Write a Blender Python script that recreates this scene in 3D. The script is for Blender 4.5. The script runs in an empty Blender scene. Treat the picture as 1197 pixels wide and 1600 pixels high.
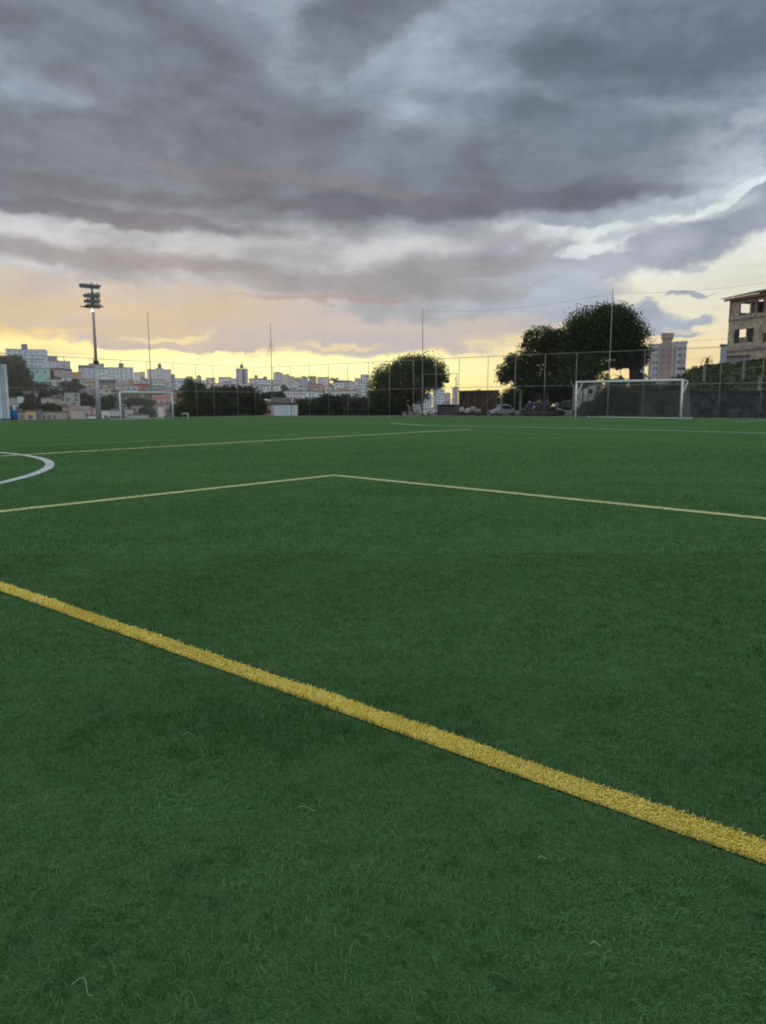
import bpy, math, random
import numpy as np
from mathutils import Vector, Matrix

# ------------------------------------------------------------------ camera
F = 1155.0                      # focal length in photo pixels (photo 1197 x 1600)
CX, CY = 598.5, 800.0
PITCH = math.atan(170 / F)
CAMH = 0.92
SC = bpy.context.scene
cam_d = bpy.data.cameras.new('camera')
cam = bpy.data.objects.new('camera', cam_d)
SC.collection.objects.link(cam)
SC.camera = cam
cam.location = (0, 0, CAMH)
cam.rotation_euler = (math.pi / 2 - PITCH, 0, 0)
cam_d.sensor_fit = 'VERTICAL'
cam_d.sensor_height = 36.0
cam_d.sensor_width = 36.0 * 1197 / 1600
cam_d.lens = 36.0 * F / 1600
cam_d.clip_start = 0.05
cam_d.clip_end = 8000
cam_d.dof.use_dof = True
cam_d.dof.focus_distance = 2.0
cam_d.dof.aperture_fstop = 6.5
cp, sp = math.cos(PITCH), math.sin(PITCH)


def pdir(px, py):
    xc = (px - CX) / F
    yc = (CY - py) / F
    return np.array([xc, cp + yc * sp, -sp + yc * cp])


def at(px, py, Y):
    d = pdir(px, py)
    t = Y / d[1]
    return (d[0] * t, Y, CAMH + d[2] * t)


def lin(r, g=None, b=None):
    if g is None:
        r, g, b = r
    o = []
    for c in (r, g, b):
        c = max(0.0, c / 255.0)
        o.append(c / 12.92 if c <= 0.04045 else ((c + 0.055) / 1.055) ** 2.4)
    return tuple(o)


SC.view_settings.view_transform = 'Standard'
SC.view_settings.look = 'None'
SC.view_settings.exposure = 0.0
SC.view_settings.gamma = 1.0
SC.render.engine = 'CYCLES'
SC.cycles.max_bounces = 5
SC.cycles.diffuse_bounces = 2
SC.cycles.glossy_bounces = 2
SC.cycles.transmission_bounces = 2
SC.cycles.transparent_max_bounces = 8

# ------------------------------------------------------------------ sun
SUN_AZ = math.radians(-16)
SUN_EL = math.radians(4)
sun_d = bpy.data.lights.new('sun', 'SUN')
sun_d.energy = 0.5
sun_d.color = (1.0, 0.78, 0.45)
sun_d.angle = math.radians(12)
sun = bpy.data.objects.new('sun', sun_d)
SC.collection.objects.link(sun)
sdir = Vector((math.sin(SUN_AZ) * math.cos(SUN_EL), math.cos(SUN_AZ) * math.cos(SUN_EL), math.sin(SUN_EL)))
sun.rotation_euler = sdir.to_track_quat('Z', 'Y').to_euler()

# ------------------------------------------------------------------ world: Nishita sky behind procedural cloud layers
world = bpy.data.worlds.new('World')
SC.world = world
world.use_nodes = True
WN = world.node_tree
WN.nodes.clear()


class E:
    """a tiny expression wrapper round shader node sockets"""
    def __init__(s, sock):
        s.s = sock

    def _m(s, op, o=None, o2=None, clamp=False):
        n = WN.nodes.new('ShaderNodeMath')
        n.operation = op
        n.use_clamp = clamp
        for i, v in enumerate((s, o, o2)):
            if v is None:
                continue
            if isinstance(v, E):
                WN.links.new(v.s, n.inputs[i])
            else:
                n.inputs[i].default_value = v
        return E(n.outputs[0])

    def __add__(s, o): return s._m('ADD', o)
    def __mul__(s, o): return s._m('MULTIPLY', o)
    def __sub__(s, o): return s._m('SUBTRACT', o)
    def __truediv__(s, o): return s._m('DIVIDE', o)
    def max(s, o): return s._m('MAXIMUM', o)
    def min(s, o): return s._m('MINIMUM', o)
    def smooth(s, a, b):
        n = WN.nodes.new('ShaderNodeMapRange')
        n.interpolation_type = 'SMOOTHSTEP'
        WN.links.new(s.s, n.inputs[0])
        n.inputs[1].default_value = a
        n.inputs[2].default_value = b
        return E(n.outputs[0])
    def line(s, a, b, c=0.0, d=1.0):
        n = WN.nodes.new('ShaderNodeMapRange')
        WN.links.new(s.s, n.inputs[0])
        for i, v in enumerate((a, b, c, d)):
            n.inputs[i + 1].default_value = v
        return E(n.outputs[0])


def vec(x, y, z=0.0):
    n = WN.nodes.new('ShaderNodeCombineXYZ')
    for i, v in enumerate((x, y, z)):
        if isinstance(v, E):
            WN.links.new(v.s, n.inputs[i])
        else:
            n.inputs[i].default_value = v
    return n.outputs[0]


def wnoise(v, scale, detail=5, rough=0.55, dist=0.0):
    n = WN.nodes.new('ShaderNodeTexNoise')
    n.inputs['Scale'].default_value = scale
    n.inputs['Detail'].default_value = detail
    n.inputs['Roughness'].default_value = rough
    n.inputs['Distortion'].default_value = dist
    WN.links.new(v, n.inputs['Vector'])
    return E(n.outputs['Fac']), n.outputs['Color']


def mixc(f, a, b):
    n = WN.nodes.new('ShaderNodeMix')
    n.data_type = 'RGBA'
    if isinstance(f, E):
        WN.links.new(f.s, n.inputs[0])
    else:
        n.inputs[0].default_value = f
    for k, c in ((6, a), (7, b)):
        if isinstance(c, tuple):
            n.inputs[k].default_value = (*c, 1)
        else:
            WN.links.new(c, n.inputs[k])
    return n.outputs[2]


tc = WN.nodes.new('ShaderNodeTexCoord')
sep = WN.nodes.new('ShaderNodeSeparateXYZ')
WN.links.new(tc.outputs['Generated'], sep.inputs[0])
dx, dy, dz = (E(sep.outputs[i]) for i in range(3))
U = dx._m('ARCTAN2', dy)
V = dz._m('ARCSINE')
# cloud-plane coordinates: layers of cloud seen in perspective
dzp = dz.max(0.0) + 0.10
plane = vec(dx / dzp, dy / dzp)
n_plane, _ = wnoise(plane, 1.3, 7, 0.58)
n_plane2, _ = wnoise(vec(dx / dzp * 0.8 + 7.0, dy / dzp * 1.3 + 3.0), 3.2, 5, 0.6)
uv = vec(U, V * 1.6)
n_uv, n_uvc = wnoise(uv, 5.0, 7, 0.6)
n_big, _ = wnoise(vec(U + 4.0, V * 1.5 + 2.0), 2.6, 3, 0.5)
streak, _ = wnoise(vec(U * 1.0 + 2.0, V * 9.0), 3.6, 6, 0.6)
puff, _ = wnoise(vec(U + 9.0, V * 1.25), 16.0, 6, 0.62)
lump, _ = wnoise(vec(U + 13.0, V * 2.0 + 1.0), 7.0, 7, 0.6, 0.25)
puff2, _ = wnoise(vec(U + 3.0, V * 1.7 + 5.0), 8.0, 8, 0.6)
_, w2c = wnoise(vec(U + 21.0, V * 1.4), 22.0, 5, 0.6)
# warped position
wsub = WN.nodes.new('ShaderNodeVectorMath'); wsub.operation = 'SUBTRACT'
WN.links.new(n_uvc, wsub.inputs[0]); wsub.inputs[1].default_value = (0.5, 0.5, 0.5)
wsc = WN.nodes.new('ShaderNodeVectorMath'); wsc.operation = 'MULTIPLY'
WN.links.new(wsub.outputs[0], wsc.inputs[0]); wsc.inputs[1].default_value = (0.16, 0.07, 0)
wad = WN.nodes.new('ShaderNodeVectorMath'); wad.operation = 'ADD'
WN.links.new(vec(U, V), wad.inputs[0]); WN.links.new(wsc.outputs[0], wad.inputs[1])
w2s = WN.nodes.new('ShaderNodeVectorMath'); w2s.operation = 'MULTIPLY_ADD'
WN.links.new(w2c, w2s.inputs[0]); w2s.inputs[1].default_value = (0.05, 0.030, 0); w2s.inputs[2].default_value = (-0.025, -0.015, 0)
wa2 = WN.nodes.new('ShaderNodeVectorMath'); wa2.operation = 'ADD'
WN.links.new(wad.outputs[0], wa2.inputs[0]); WN.links.new(w2s.outputs[0], wa2.inputs[1])
WP = wa2.outputs[0]


def uvof(px, py):
    d = pdir(px, py)
    d = d / np.linalg.norm(d)
    return math.atan2(d[0], d[1]), math.asin(d[2])


def ell(px, py, rx, ry, rot=0.0):
    """1 at the centre, 0 on the rim of an ellipse centred on a direction (sizes in photo pixels)"""
    u, v = uvof(px, py)
    u1, v1 = uvof(px + rx, py)
    u2, v2 = uvof(px, py - ry)
    m = WN.nodes.new('ShaderNodeMapping')
    m.vector_type = 'TEXTURE'
    WN.links.new(WP, m.inputs[0])
    m.inputs['Location'].default_value = (u, v, 0)
    m.inputs['Rotation'].default_value = (0, 0, math.radians(rot))
    m.inputs['Scale'].default_value = (abs(u1 - u), abs(v2 - v), 1)
    ln = WN.nodes.new('ShaderNodeVectorMath')
    ln.operation = 'LENGTH'
    WN.links.new(m.outputs[0], ln.inputs[0])
    return E(ln.outputs['Value'])._m('MULTIPLY_ADD', -1.0, 1.0)


def union(*ells):
    r = ells[0]
    for e in ells[1:]:
        r = r.max(e)
    return r


def vpix(py):
    return uvof(CX, py)[1]


def ramp(sock, stops):
    n = WN.nodes.new('ShaderNodeValToRGB')
    WN.links.new(sock.s, n.inputs[0])
    el = n.color_ramp.elements
    while len(el) > 1:
        el.remove(el[-1])
    el[0].position = stops[0][0]
    el[0].color = (*lin(stops[0][1]), 1)
    for p, c in stops[1:]:
        e = el.new(p)
        e.color = (*lin(c), 1)
    return n.outputs[0]


# elevation 0..1 over 0..30 degrees
T30 = V.line(0.0, math.radians(30))
def t30(py): return max(0.0, vpix(py) / math.radians(30))
clearL = ramp(T30, [(0, (290, 272, 165)), (t30(600), (300, 288, 185)), (t30(575), (306, 300, 215)), (t30(552), (298, 282, 185)), (t30(528), (272, 238, 145)),
                    (t30(490), (240, 206, 152)), (t30(430), (225, 215, 200)), (t30(330), (205, 208, 210)), (t30(200), (165, 182, 200)), (1, (150, 170, 190))])
clearR = ramp(T30, [(0, (285, 250, 165)), (t30(580), (278, 248, 172)), (t30(540), (258, 238, 188)), (t30(500), (240, 234, 208)),
                    (t30(430), (238, 240, 228)), (t30(360), (224, 231, 233)), (t30(280), (205, 216, 224)), (t30(100), (155, 175, 192)), (1, (140, 160, 180))])
side = U.smooth(uvof(560, 600)[0], uvof(960, 600)[0])
col = mixc(side, clearL, clearR)


def layer(col, field, soft, namp, noise, ctop, cbot, var=None, maxf=1.0, var_lo=0.35, var_hi=0.65):
    m = (field + (noise - 0.5) * namp).smooth(-soft, soft)
    if maxf < 1:
        m = m * maxf
    c = mixc((var or n_uv).smooth(var_lo, var_hi), lin(ctop), lin(cbot))
    return mixc(m, col, c)


# thin mauve-grey veil over the left and middle, torn by streaks near the horizon
veil_f = union(ell(180, 458, 640, 66, 0), ell(620, 480, 340, 72, 3), ell(400, 522, 300, 24, 1))
col = layer(col, veil_f, 0.14, 0.9, streak, (210, 200, 188), (188, 178, 174), n_uv)
col = layer(col, ell(90, 492, 420, 34, 0), 0.5, 0.6, streak, (226, 201, 158), (202, 184, 164), streak, 0.68)
col = layer(col, ell(640, 505, 260, 40, 2), 0.4, 0.9, streak, (208, 196, 192), (186, 182, 186), streak, 0.85)
col = layer(col, union(ell(280, 524, 55, 4, 3), ell(40, 552, 130, 12, 0), ell(520, 540, 50, 4)), 0.9, 0.5, streak, (255, 244, 178), (248, 228, 168), streak, 0.85)
# light grey band, puffy on top
band = union(ell(420, 395, 520, 66, 0), ell(700, 440, 260, 66, 2), ell(120, 385, 380, 50))
col = layer(col, band, 0.12, 1.0, n_uv, (206, 208, 210), (160, 163, 170), lump)
col = layer(col, union(ell(770, 440, 190, 56, 0)), 0.16, 0.9, puff, (186, 194, 204), (158, 166, 178), lump, 0.9)
# grey-mauve second cloud
col = layer(col, union(ell(560, 450, 250, 24, -2), ell(160, 410, 290, 18, -2), ell(700, 420, 150, 26, 6), ell(380, 430, 200, 16, -4)), 0.5, 1.0, n_uv, (160, 157, 161), (140, 138, 144), lump, 0.85)
col = layer(col, ell(520, 474, 150, 6, -1), 0.5, 0.8, streak, (180, 152, 144), (164, 144, 142), streak, 0.65)
# right bank and puffs
bankR = union(ell(1110, 368, 250, 38, 11), ell(950, 412, 110, 24, 12))
col = layer(col, bankR, 0.26, 1.4, puff, (184, 189, 202), (146, 152, 168), lump)
cum = union(ell(985, 503, 70, 26, 0), ell(1000, 484, 26, 20), ell(1060, 500, 70, 9, 0), ell(1080, 455, 40, 4, 0), ell(1010, 523, 60, 5))
col = layer(col, cum, 0.28, 0.9, puff, (180, 187, 200), (152, 160, 176), lump)
col = layer(col, ell(885, 466, 62, 40, 0), 0.10, 0.9, puff, (190, 197, 208), (168, 176, 190), lump)
# upper sheet: everything above about py 345
upper = (V - (vpix(348))) * 9.0
upper = upper - (union(ell(1125, 302, 120, 18, 12), ell(905, 390, 50, 11, 8)) + (puff - 0.52) * 1.5).max(0.0) * 2.4
upper = upper.min(1.0)
col = layer(col, upper, 0.30, 1.0, puff2, (158, 169, 184), (124, 133, 149), lump)
col = layer(col, union(ell(1120, 235, 160, 46, 8), ell(930, 330, 120, 22, 4)), 0.16, 1.1, puff, (182, 191, 203), (136, 145, 161), lump, 0.9)
col = layer(col, union(ell(905, 392, 50, 12, 12), ell(1170, 275, 50, 12, 5)), 0.3, 2.2, puff, (232, 237, 238), (208, 217, 224), lump, 0.9)
col = layer(col, union(ell(1035, 318, 75, 13, 10), ell(1120, 292, 60, 10, 14), ell(1165, 262, 50, 14, 5), ell(950, 368, 50, 10, 10)), 0.4, 2.0, puff, (196, 204, 213), (164, 174, 188), lump, 0.85)
# lighter windows in the sheet
col = layer(col, union(ell(700, 110, 105, 130, 20), ell(570, 110, 80, 40, 30), ell(70, 165, 100, 34, -12)), 0.55, 0.9, n_uv, (166, 181, 196), (134, 147, 163), lump, 0.85)
# dark bellies
dark = union(ell(300, 262, 560, 88, -2), ell(650, 272, 420, 80, 2), ell(260, 110, 400, 100, -16), ell(590, 15, 190, 60, 20))
col = layer(col, dark, 0.34, 0.9, n_uv, (124, 133, 145), (99, 105, 115), lump, 0.93)
col = layer(col, union(ell(1010, 95, 280, 62, -5), ell(1150, 30, 260, 110, 0), ell(880, 175, 190, 42, -10)), 0.48, 0.9, n_uv, (118, 133, 147), (92, 107, 120), lump, 0.92)
col = layer(col, union(ell(720, 322, 170, 18, 0), ell(880, 305, 150, 22, 2), ell(540, 325, 220, 14, -3), ell(150, 335, 260, 16, -3)), 0.42, 1.0, puff, (112, 114, 128), (96, 98, 111), lump, 0.85)
# very faint warm light in the bellies
col = layer(col, ell(480, 288, 220, 10, -5), 0.6, 1.2, streak, (134, 124, 130), (124, 118, 126), n_uv, 0.5)
# billow shading all over the cloud sheet
fine_, _ = wnoise(vec(U * 1.0 + 5.0, V * 2.2), 8.0, 7, 0.58, 0.3)
shade_ = (fine_ - 0.5) * 0.6 * V.smooth(math.radians(3), math.radians(11)) + 1.0
shade_ = shade_ + (n_plane - 0.5) * 0.55 * V.smooth(math.radians(8), math.radians(16))
shade_ = shade_ + (streak - 0.5) * 0.38 * V.smooth(math.radians(2.6), math.radians(5))
shade_ = shade_ + (lump - 0.5) * 0.45 * V.smooth(math.radians(4), math.radians(10))
vm_ = WN.nodes.new('ShaderNodeVectorMath'); vm_.operation = 'SCALE'
WN.links.new(col, vm_.inputs[0]); WN.links.new(shade_.s, vm_.inputs['Scale'])
col = vm_.outputs[0]
# overhead and behind the camera: unseen sky, made brighter to light the turf
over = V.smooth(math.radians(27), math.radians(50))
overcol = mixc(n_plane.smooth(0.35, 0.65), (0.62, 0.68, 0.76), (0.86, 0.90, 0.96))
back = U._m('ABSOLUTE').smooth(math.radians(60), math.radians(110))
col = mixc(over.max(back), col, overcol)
# below the horizon: dull ground colour
col = mixc(V.smooth(0.0, -0.03), col, (0.08, 0.10, 0.07))

sky = WN.nodes.new('ShaderNodeTexSky')
sky.sky_type = 'NISHITA'
sky.sun_disc = False
sky.sun_elevation = SUN_EL
sky.sun_rotation = SUN_AZ
sky.air_density = 1.2
sky.dust_density = 2.0
bg_sky = WN.nodes.new('ShaderNodeBackground')
WN.links.new(sky.outputs[0], bg_sky.inputs[0])
bg_sky.inputs[1].default_value = 0.05
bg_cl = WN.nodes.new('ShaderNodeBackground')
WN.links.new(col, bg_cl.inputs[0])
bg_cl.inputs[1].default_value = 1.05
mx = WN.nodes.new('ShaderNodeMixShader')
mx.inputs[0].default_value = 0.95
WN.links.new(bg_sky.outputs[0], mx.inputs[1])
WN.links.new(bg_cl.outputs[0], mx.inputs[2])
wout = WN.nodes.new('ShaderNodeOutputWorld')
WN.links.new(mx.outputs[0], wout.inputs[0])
world.cycles.sampling_method = 'MANUAL'
world.cycles.sample_map_resolution = 512

# ------------------------------------------------------------------ helpers
RNG = np.random.default_rng(7)
random.seed(7)
COL = SC.collection


def sm(a, b, x):
    t = min(1.0, max(0.0, (x - a) / (b - a)))
    return t * t * (3 - 2 * t)


def nsm(a, b, x):
    t = np.clip((x - a) / (b - a), 0, 1)
    return t * t * (3 - 2 * t)


# field frame: CO = far corner of the fence, uR along the right fence, uL along the left fence
CO = np.array([-12.3, 72.0])
uR = np.array([0.828, -0.56])
uL = np.array([-0.56, -0.828])


def ab(x, y):
    rx, ry = x - CO[0], y - CO[1]
    return rx * uR[0] + ry * uR[1], rx * uL[0] + ry * uL[1]


def xy(a, b):
    return CO[0] + a * uR[0] + b * uL[0], CO[1] + a * uR[1] + b * uL[1]


def pitch_z(x, y):
    return -nsm(18, 58, y) * (0.10 + 0.21 * nsm(12, -14, x))


RX = [-600, -100, 0, 45, 75, 115, 200, 300, 400, 500, 575, 640, 700, 760, 900, 1300, 1800]
RY = [560, 566, 570, 571, 578, 588, 596, 602, 604, 600, 608, 634, 640, 640, 632, 625, 625]


def terrain_z(x, y):
    x = np.asarray(x, float)
    y = np.asarray(y, float)
    a, b = ab(x, y)
    dout = np.maximum(np.maximum(-a, -b), 0.0)
    e = nsm(32.5, 36.5, a) * nsm(1.65, 2.6, -b)
    r = np.hypot(x, y)
    near = -0.55 - 13.4 * nsm(5, 90, dout)
    yy = np.maximum(y, 1.0)
    px = np.where(y > 1, CX + 1167.0 * x / yy, np.where(x < 0, -600, 1800))
    ry = np.interp(px, RX, RY)
    hz = (630 - ry) / 1167.0 * 1000 + 0.9
    t = np.clip((r - 160) / 840, 0, 1.0)
    z = near + (hz + 14) * t - 0.02 * np.maximum(r - 1000, 0)
    z = np.where(y > 0, z, near)
    s = -b
    bank = 1.45 + 3.5 * nsm(1.2, 26, s) + 0.4 * np.sin(x * .35) * nsm(3, 12, s)
    bank = bank - 16 * nsm(60, 240, s)
    z = z * (1 - e) + np.maximum(z, bank) * e
    return z


def hit(px, py, rmin=90.0):
    d = pdir(px, py)
    hd = math.hypot(d[0], d[1])
    rr = np.linspace(rmin, 1150, 3000)
    X, Y, Z = d[0] / hd * rr, d[1] / hd * rr, CAMH + d[2] / hd * rr
    T = terrain_z(X, Y)
    k = np.argmax(T >= Z)
    if not (T >= Z).any():
        k = len(rr) - 150
    return X[k], Y[k], float(T[k])


def gpt(px, py):
    """a pixel of the turf -> point on it"""
    d = pdir(px, py)
    tt = CAMH / -d[2] if d[2] < 0 else 80
    for _ in range(12):
        x, y = d[0] * tt, d[1] * tt
        z = float(pitch_z(x, y))
        tt = (CAMH - z) / -d[2]
    return np.array([d[0] * tt, d[1] * tt])


# ------------------------------------------------------------------ materials
MATS = {}


def mat(name, c, rough=0.8, c2=None, scale=3.0, bump=0.0, bscale=20.0, spec=0.3, metal=0.0, detail=5, coord='Object', stretch=(1, 1, 1), lo=0.35, hi=0.65):
    if name in MATS:
        return MATS[name]
    m = bpy.data.materials.new(name)
    m.use_nodes = True
    nt = m.node_tree
    bs = nt.nodes['Principled BSDF']
    bs.inputs['Roughness'].default_value = rough
    bs.inputs['Specular IOR Level'].default_value = spec
    bs.inputs['Metallic'].default_value = metal
    tcn = nt.nodes.new('ShaderNodeTexCoord')
    mp = nt.nodes.new('ShaderNodeMapping')
    mp.inputs['Scale'].default_value = stretch
    nt.links.new(tcn.outputs[coord], mp.inputs[0])
    if c2 is None:
        c2 = tuple(v * 0.78 for v in c)
    n = nt.nodes.new('ShaderNodeTexNoise')
    n.inputs['Scale'].default_value = scale
    n.inputs['Detail'].default_value = detail
    nt.links.new(mp.outputs[0], n.inputs['Vector'])
    r = nt.nodes.new('ShaderNodeMapRange')
    r.inputs[1].default_value = lo
    r.inputs[2].default_value = hi
    nt.links.new(n.outputs['Fac'], r.inputs[0])
    mx = nt.nodes.new('ShaderNodeMix')
    mx.data_type = 'RGBA'
    mx.inputs[6].default_value = (*c, 1)
    mx.inputs[7].default_value = (*c2, 1)
    nt.links.new(r.outputs[0], mx.inputs[0])
    nt.links.new(mx.outputs[2], bs.inputs['Base Color'])
    if bump > 0:
        n2 = nt.nodes.new('ShaderNodeTexNoise')
        n2.inputs['Scale'].default_value = bscale
        n2.inputs['Detail'].default_value = 4
        nt.links.new(mp.outputs[0], n2.inputs['Vector'])
        bp = nt.nodes.new('ShaderNodeBump')
        bp.inputs['Strength'].default_value = bump
        bp.inputs['Distance'].default_value = 0.05
        nt.links.new(n2.outputs['Fac'], bp.inputs['Height'])
        nt.links.new(bp.outputs[0], bs.inputs['Normal'])
    MATS[name] = m
    return m


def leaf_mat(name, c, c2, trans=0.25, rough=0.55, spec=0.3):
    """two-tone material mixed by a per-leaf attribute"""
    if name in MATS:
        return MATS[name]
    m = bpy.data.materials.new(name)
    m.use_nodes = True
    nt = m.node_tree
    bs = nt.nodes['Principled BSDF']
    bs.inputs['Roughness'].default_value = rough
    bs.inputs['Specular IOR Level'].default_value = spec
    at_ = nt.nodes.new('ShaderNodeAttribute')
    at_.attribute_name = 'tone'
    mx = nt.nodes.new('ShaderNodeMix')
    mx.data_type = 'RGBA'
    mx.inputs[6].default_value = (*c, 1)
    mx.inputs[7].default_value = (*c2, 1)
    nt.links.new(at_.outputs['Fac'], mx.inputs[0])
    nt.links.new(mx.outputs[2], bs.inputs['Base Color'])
    if trans > 0:
        tr = nt.nodes.new('ShaderNodeBsdfTranslucent')
        nt.links.new(mx.outputs[2], tr.inputs[0])
        ms = nt.nodes.new('ShaderNodeMixShader')
        ms.inputs[0].default_value = trans
        nt.links.new(bs.outputs[0], ms.inputs[1])
        nt.links.new(tr.outputs[0], ms.inputs[2])
        nt.links.new(ms.outputs[0], nt.nodes['Material Output'].inputs[0])
    MATS[name] = m
    return m


# ------------------------------------------------------------------ mesh helpers
class MB:
    def __init__(s):
        s.v, s.f = [], []

    def box(s, x0, x1, y0, y1, z0, z1, M=None):
        n = len(s.v)
        for z in (z0, z1):
            for p in ((x0, y0), (x1, y0), (x1, y1), (x0, y1)):
                q = Vector((p[0], p[1], z))
                s.v.append(tuple(M @ q if M else q))
        for f in ((3, 2, 1, 0), (4, 5, 6, 7), (0, 1, 5, 4), (1, 2, 6, 5), (2, 3, 7, 6), (3, 0, 4, 7)):
            s.f.append(tuple(n + i for i in f))
        return s

    def tube(s, pts, rad, n=8, caps=True):
        pts = [Vector(p) for p in pts]
        if not hasattr(rad, '__len__'):
            rad = [rad] * len(pts)
        base = len(s.v)
        ref = None
        for i, p in enumerate(pts):
            d = (pts[min(i + 1, len(pts) - 1)] - pts[max(i - 1, 0)]).normalized()
            if ref is None or abs(d.dot(ref)) > .95:
                ref = Vector((1, 0, 0)) if abs(d.x) < .8 else Vector((0, 1, 0))
            u = d.cross(ref).normalized()
            w = d.cross(u).normalized()
            for k in range(n):
                a = 2 * math.pi * k / n
                s.v.append(tuple(p + (u * math.cos(a) + w * math.sin(a)) * rad[i]))
        for i in range(len(pts) - 1):
            for k in range(n):
                a, b = base + i * n + k, base + i * n + (k + 1) % n
                s.f.append((a, b, b + n, a + n))
        if caps:
            s.f.append(tuple(base + k for k in range(n))[::-1])
            s.f.append(tuple(base + (len(pts) - 1) * n + k for k in range(n)))
        return s

    def quad(s, *p):
        n = len(s.v)
        s.v += [tuple(q) for q in p]
        s.f.append(tuple(range(n, n + len(p))))
        return s

    def build(s, name, m, parent=None, smooth=False, bevel=0.0):
        me = bpy.data.meshes.new(name)
        me.from_pydata(s.v, [], s.f)
        me.materials.append(m)
        if smooth:
            me.polygons.foreach_set('use_smooth', [len(p.vertices) <= 4 for p in me.polygons])
        me.update()
        o = bpy.data.objects.new(name, me)
        COL.objects.link(o)
        if parent:
            o.parent = parent
        if bevel > 0:
            bv = o.modifiers.new('bevel', 'BEVEL')
            bv.width = bevel
            bv.segments = 2
        return o


def npmesh(name, verts, faces_n, m, parent=None, tone=None, smooth=False):
    """verts (N,3); faces (M,4) int; tone per vertex"""
    me = bpy.data.meshes.new(name)
    me.vertices.add(len(verts))
    me.vertices.foreach_set('co', np.ascontiguousarray(verts, np.float32).ravel())
    k = faces_n.shape[1]
    me.loops.add(faces_n.size)
    me.loops.foreach_set('vertex_index', np.ascontiguousarray(faces_n, np.int32).ravel())
    me.polygons.add(len(faces_n))
    me.polygons.foreach_set('loop_start', np.arange(0, faces_n.size, k, dtype=np.int32))
    try:
        me.polygons.foreach_set('loop_total', np.full(len(faces_n), k, np.int32))
    except Exception:
        pass
    if smooth:
        me.polygons.foreach_set('use_smooth', np.ones(len(faces_n), bool))
    me.update(calc_edges=True)
    if tone is not None:
        at_ = me.attributes.new('tone', 'FLOAT', 'POINT')
        at_.data.foreach_set('value', np.ascontiguousarray(tone, np.float32))
    me.materials.append(m)
    o = bpy.data.objects.new(name, me)
    COL.objects.link(o)
    if parent:
        o.parent = parent
    return o


def tag(o, label=None, cat=None, group=None, kind=None):
    if label: o['label'] = label
    if cat: o['category'] = cat
    if group: o['group'] = group
    if kind: o['kind'] = kind
    return o


def thing(name, loc, label, cat, group=None, rz=0.0):
    o = bpy.data.objects.new(name, None)
    COL.objects.link(o)
    o.location = loc
    o.rotation_euler = (0, 0, rz)
    o.empty_display_size = 0.2
    return tag(o, label, cat, group)


def copy_tree(o, parent=None):
    c = o.copy()
    COL.objects.link(c)
    if parent: c.parent = parent
    for ch in [q for q in bpy.data.objects if q.parent == o]:
        copy_tree(ch, c)
    return c


def vnoise(x, y, seed=0, cell=1.0):
    """smooth 2-D value noise for numpy arrays"""
    g = np.random.default_rng(seed).random((256, 256))
    x = np.asarray(x) / cell + 1000
    y = np.asarray(y) / cell + 1000
    i, j = np.floor(x).astype(int), np.floor(y).astype(int)
    fx, fy = x - i, y - j
    fx, fy = fx * fx * (3 - 2 * fx), fy * fy * (3 - 2 * fy)
    i0, j0, i1, j1 = i % 256, j % 256, (i + 1) % 256, (j + 1) % 256
    return (g[i0, j0] * (1 - fx) * (1 - fy) + g[i1, j0] * fx * (1 - fy) + g[i0, j1] * (1 - fx) * fy + g[i1, j1] * fx * fy)


# ------------------------------------------------------------------ terrain
def grid_mesh(name, X, Y, Z, m):
    h, w = X.shape
    v = np.stack([X.ravel(), Y.ravel(), Z.ravel()], 1)
    i = np.arange(h * w).reshape(h, w)
    f = np.stack([i[:-1, :-1].ravel(), i[:-1, 1:].ravel(), i[1:, 1:].ravel(), i[1:, :-1].ravel()], 1)
    return npmesh(name, v, f, m, smooth=True)


m_ground = mat('dry_hillside', lin(72, 74, 50), 0.95, lin(50, 58, 38), 0.12, 0.3, 1.5, spec=0.1, detail=8)
az = np.radians(np.concatenate([np.linspace(-180, -42, 40), np.linspace(-40, 40, 321), np.linspace(42, 180, 40)]))
rr = np.concatenate([np.linspace(0.5, 40, 14), np.linspace(42, 110, 90), np.geomspace(112, 1500, 100)])
RR, AZ = np.meshgrid(rr, az, indexing='ij')
GX, GY = RR * np.sin(AZ), RR * np.cos(AZ)
GZ = terrain_z(GX, GY)
tag(grid_mesh('hillside', GX, GY, GZ, m_ground), kind='structure', label='dark brown and green hillside rising behind the pitch')

# ------------------------------------------------------------------ turf
m_turf = bpy.data.materials.new('turf_mat')
m_turf.use_nodes = True
nt = m_turf.node_tree
bs = nt.nodes['Principled BSDF']
bs.inputs['Roughness'].default_value = 0.75
bs.inputs['Specular IOR Level'].default_value = 0.0
tcn = nt.nodes.new('ShaderNodeTexCoord')
def tn(scale, det, st=(1, 1, 1), rot=0.0, rough=0.6):
    mp = nt.nodes.new('ShaderNodeMapping')
    mp.inputs['Scale'].default_value = st
    mp.inputs['Rotation'].default_value = (0, 0, rot)
    nt.links.new(tcn.outputs['Object'], mp.inputs[0])
    n = nt.nodes.new('ShaderNodeTexNoise')
    n.inputs['Scale'].default_value = scale
    n.inputs['Detail'].default_value = det
    n.inputs['Roughness'].default_value = rough
    nt.links.new(mp.outputs[0], n.inputs[0])
    return n.outputs['Fac']
def tmix(f, a, b, lo=0.35, hi=0.65):
    r = nt.nodes.new('ShaderNodeMapRange')
    r.inputs[1].default_value = lo
    r.inputs[2].default_value = hi
    nt.links.new(f, r.inputs[0])
    mx = nt.nodes.new('ShaderNodeMix')
    mx.data_type = 'RGBA'
    nt.links.new(r.outputs[0], mx.inputs[0])
    for k, c in ((6, a), (7, b)):
        if isinstance(c, tuple): mx.inputs[k].default_value = (*c, 1)
        else: nt.links.new(c, mx.inputs[k])
    return mx.outputs[2]
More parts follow.
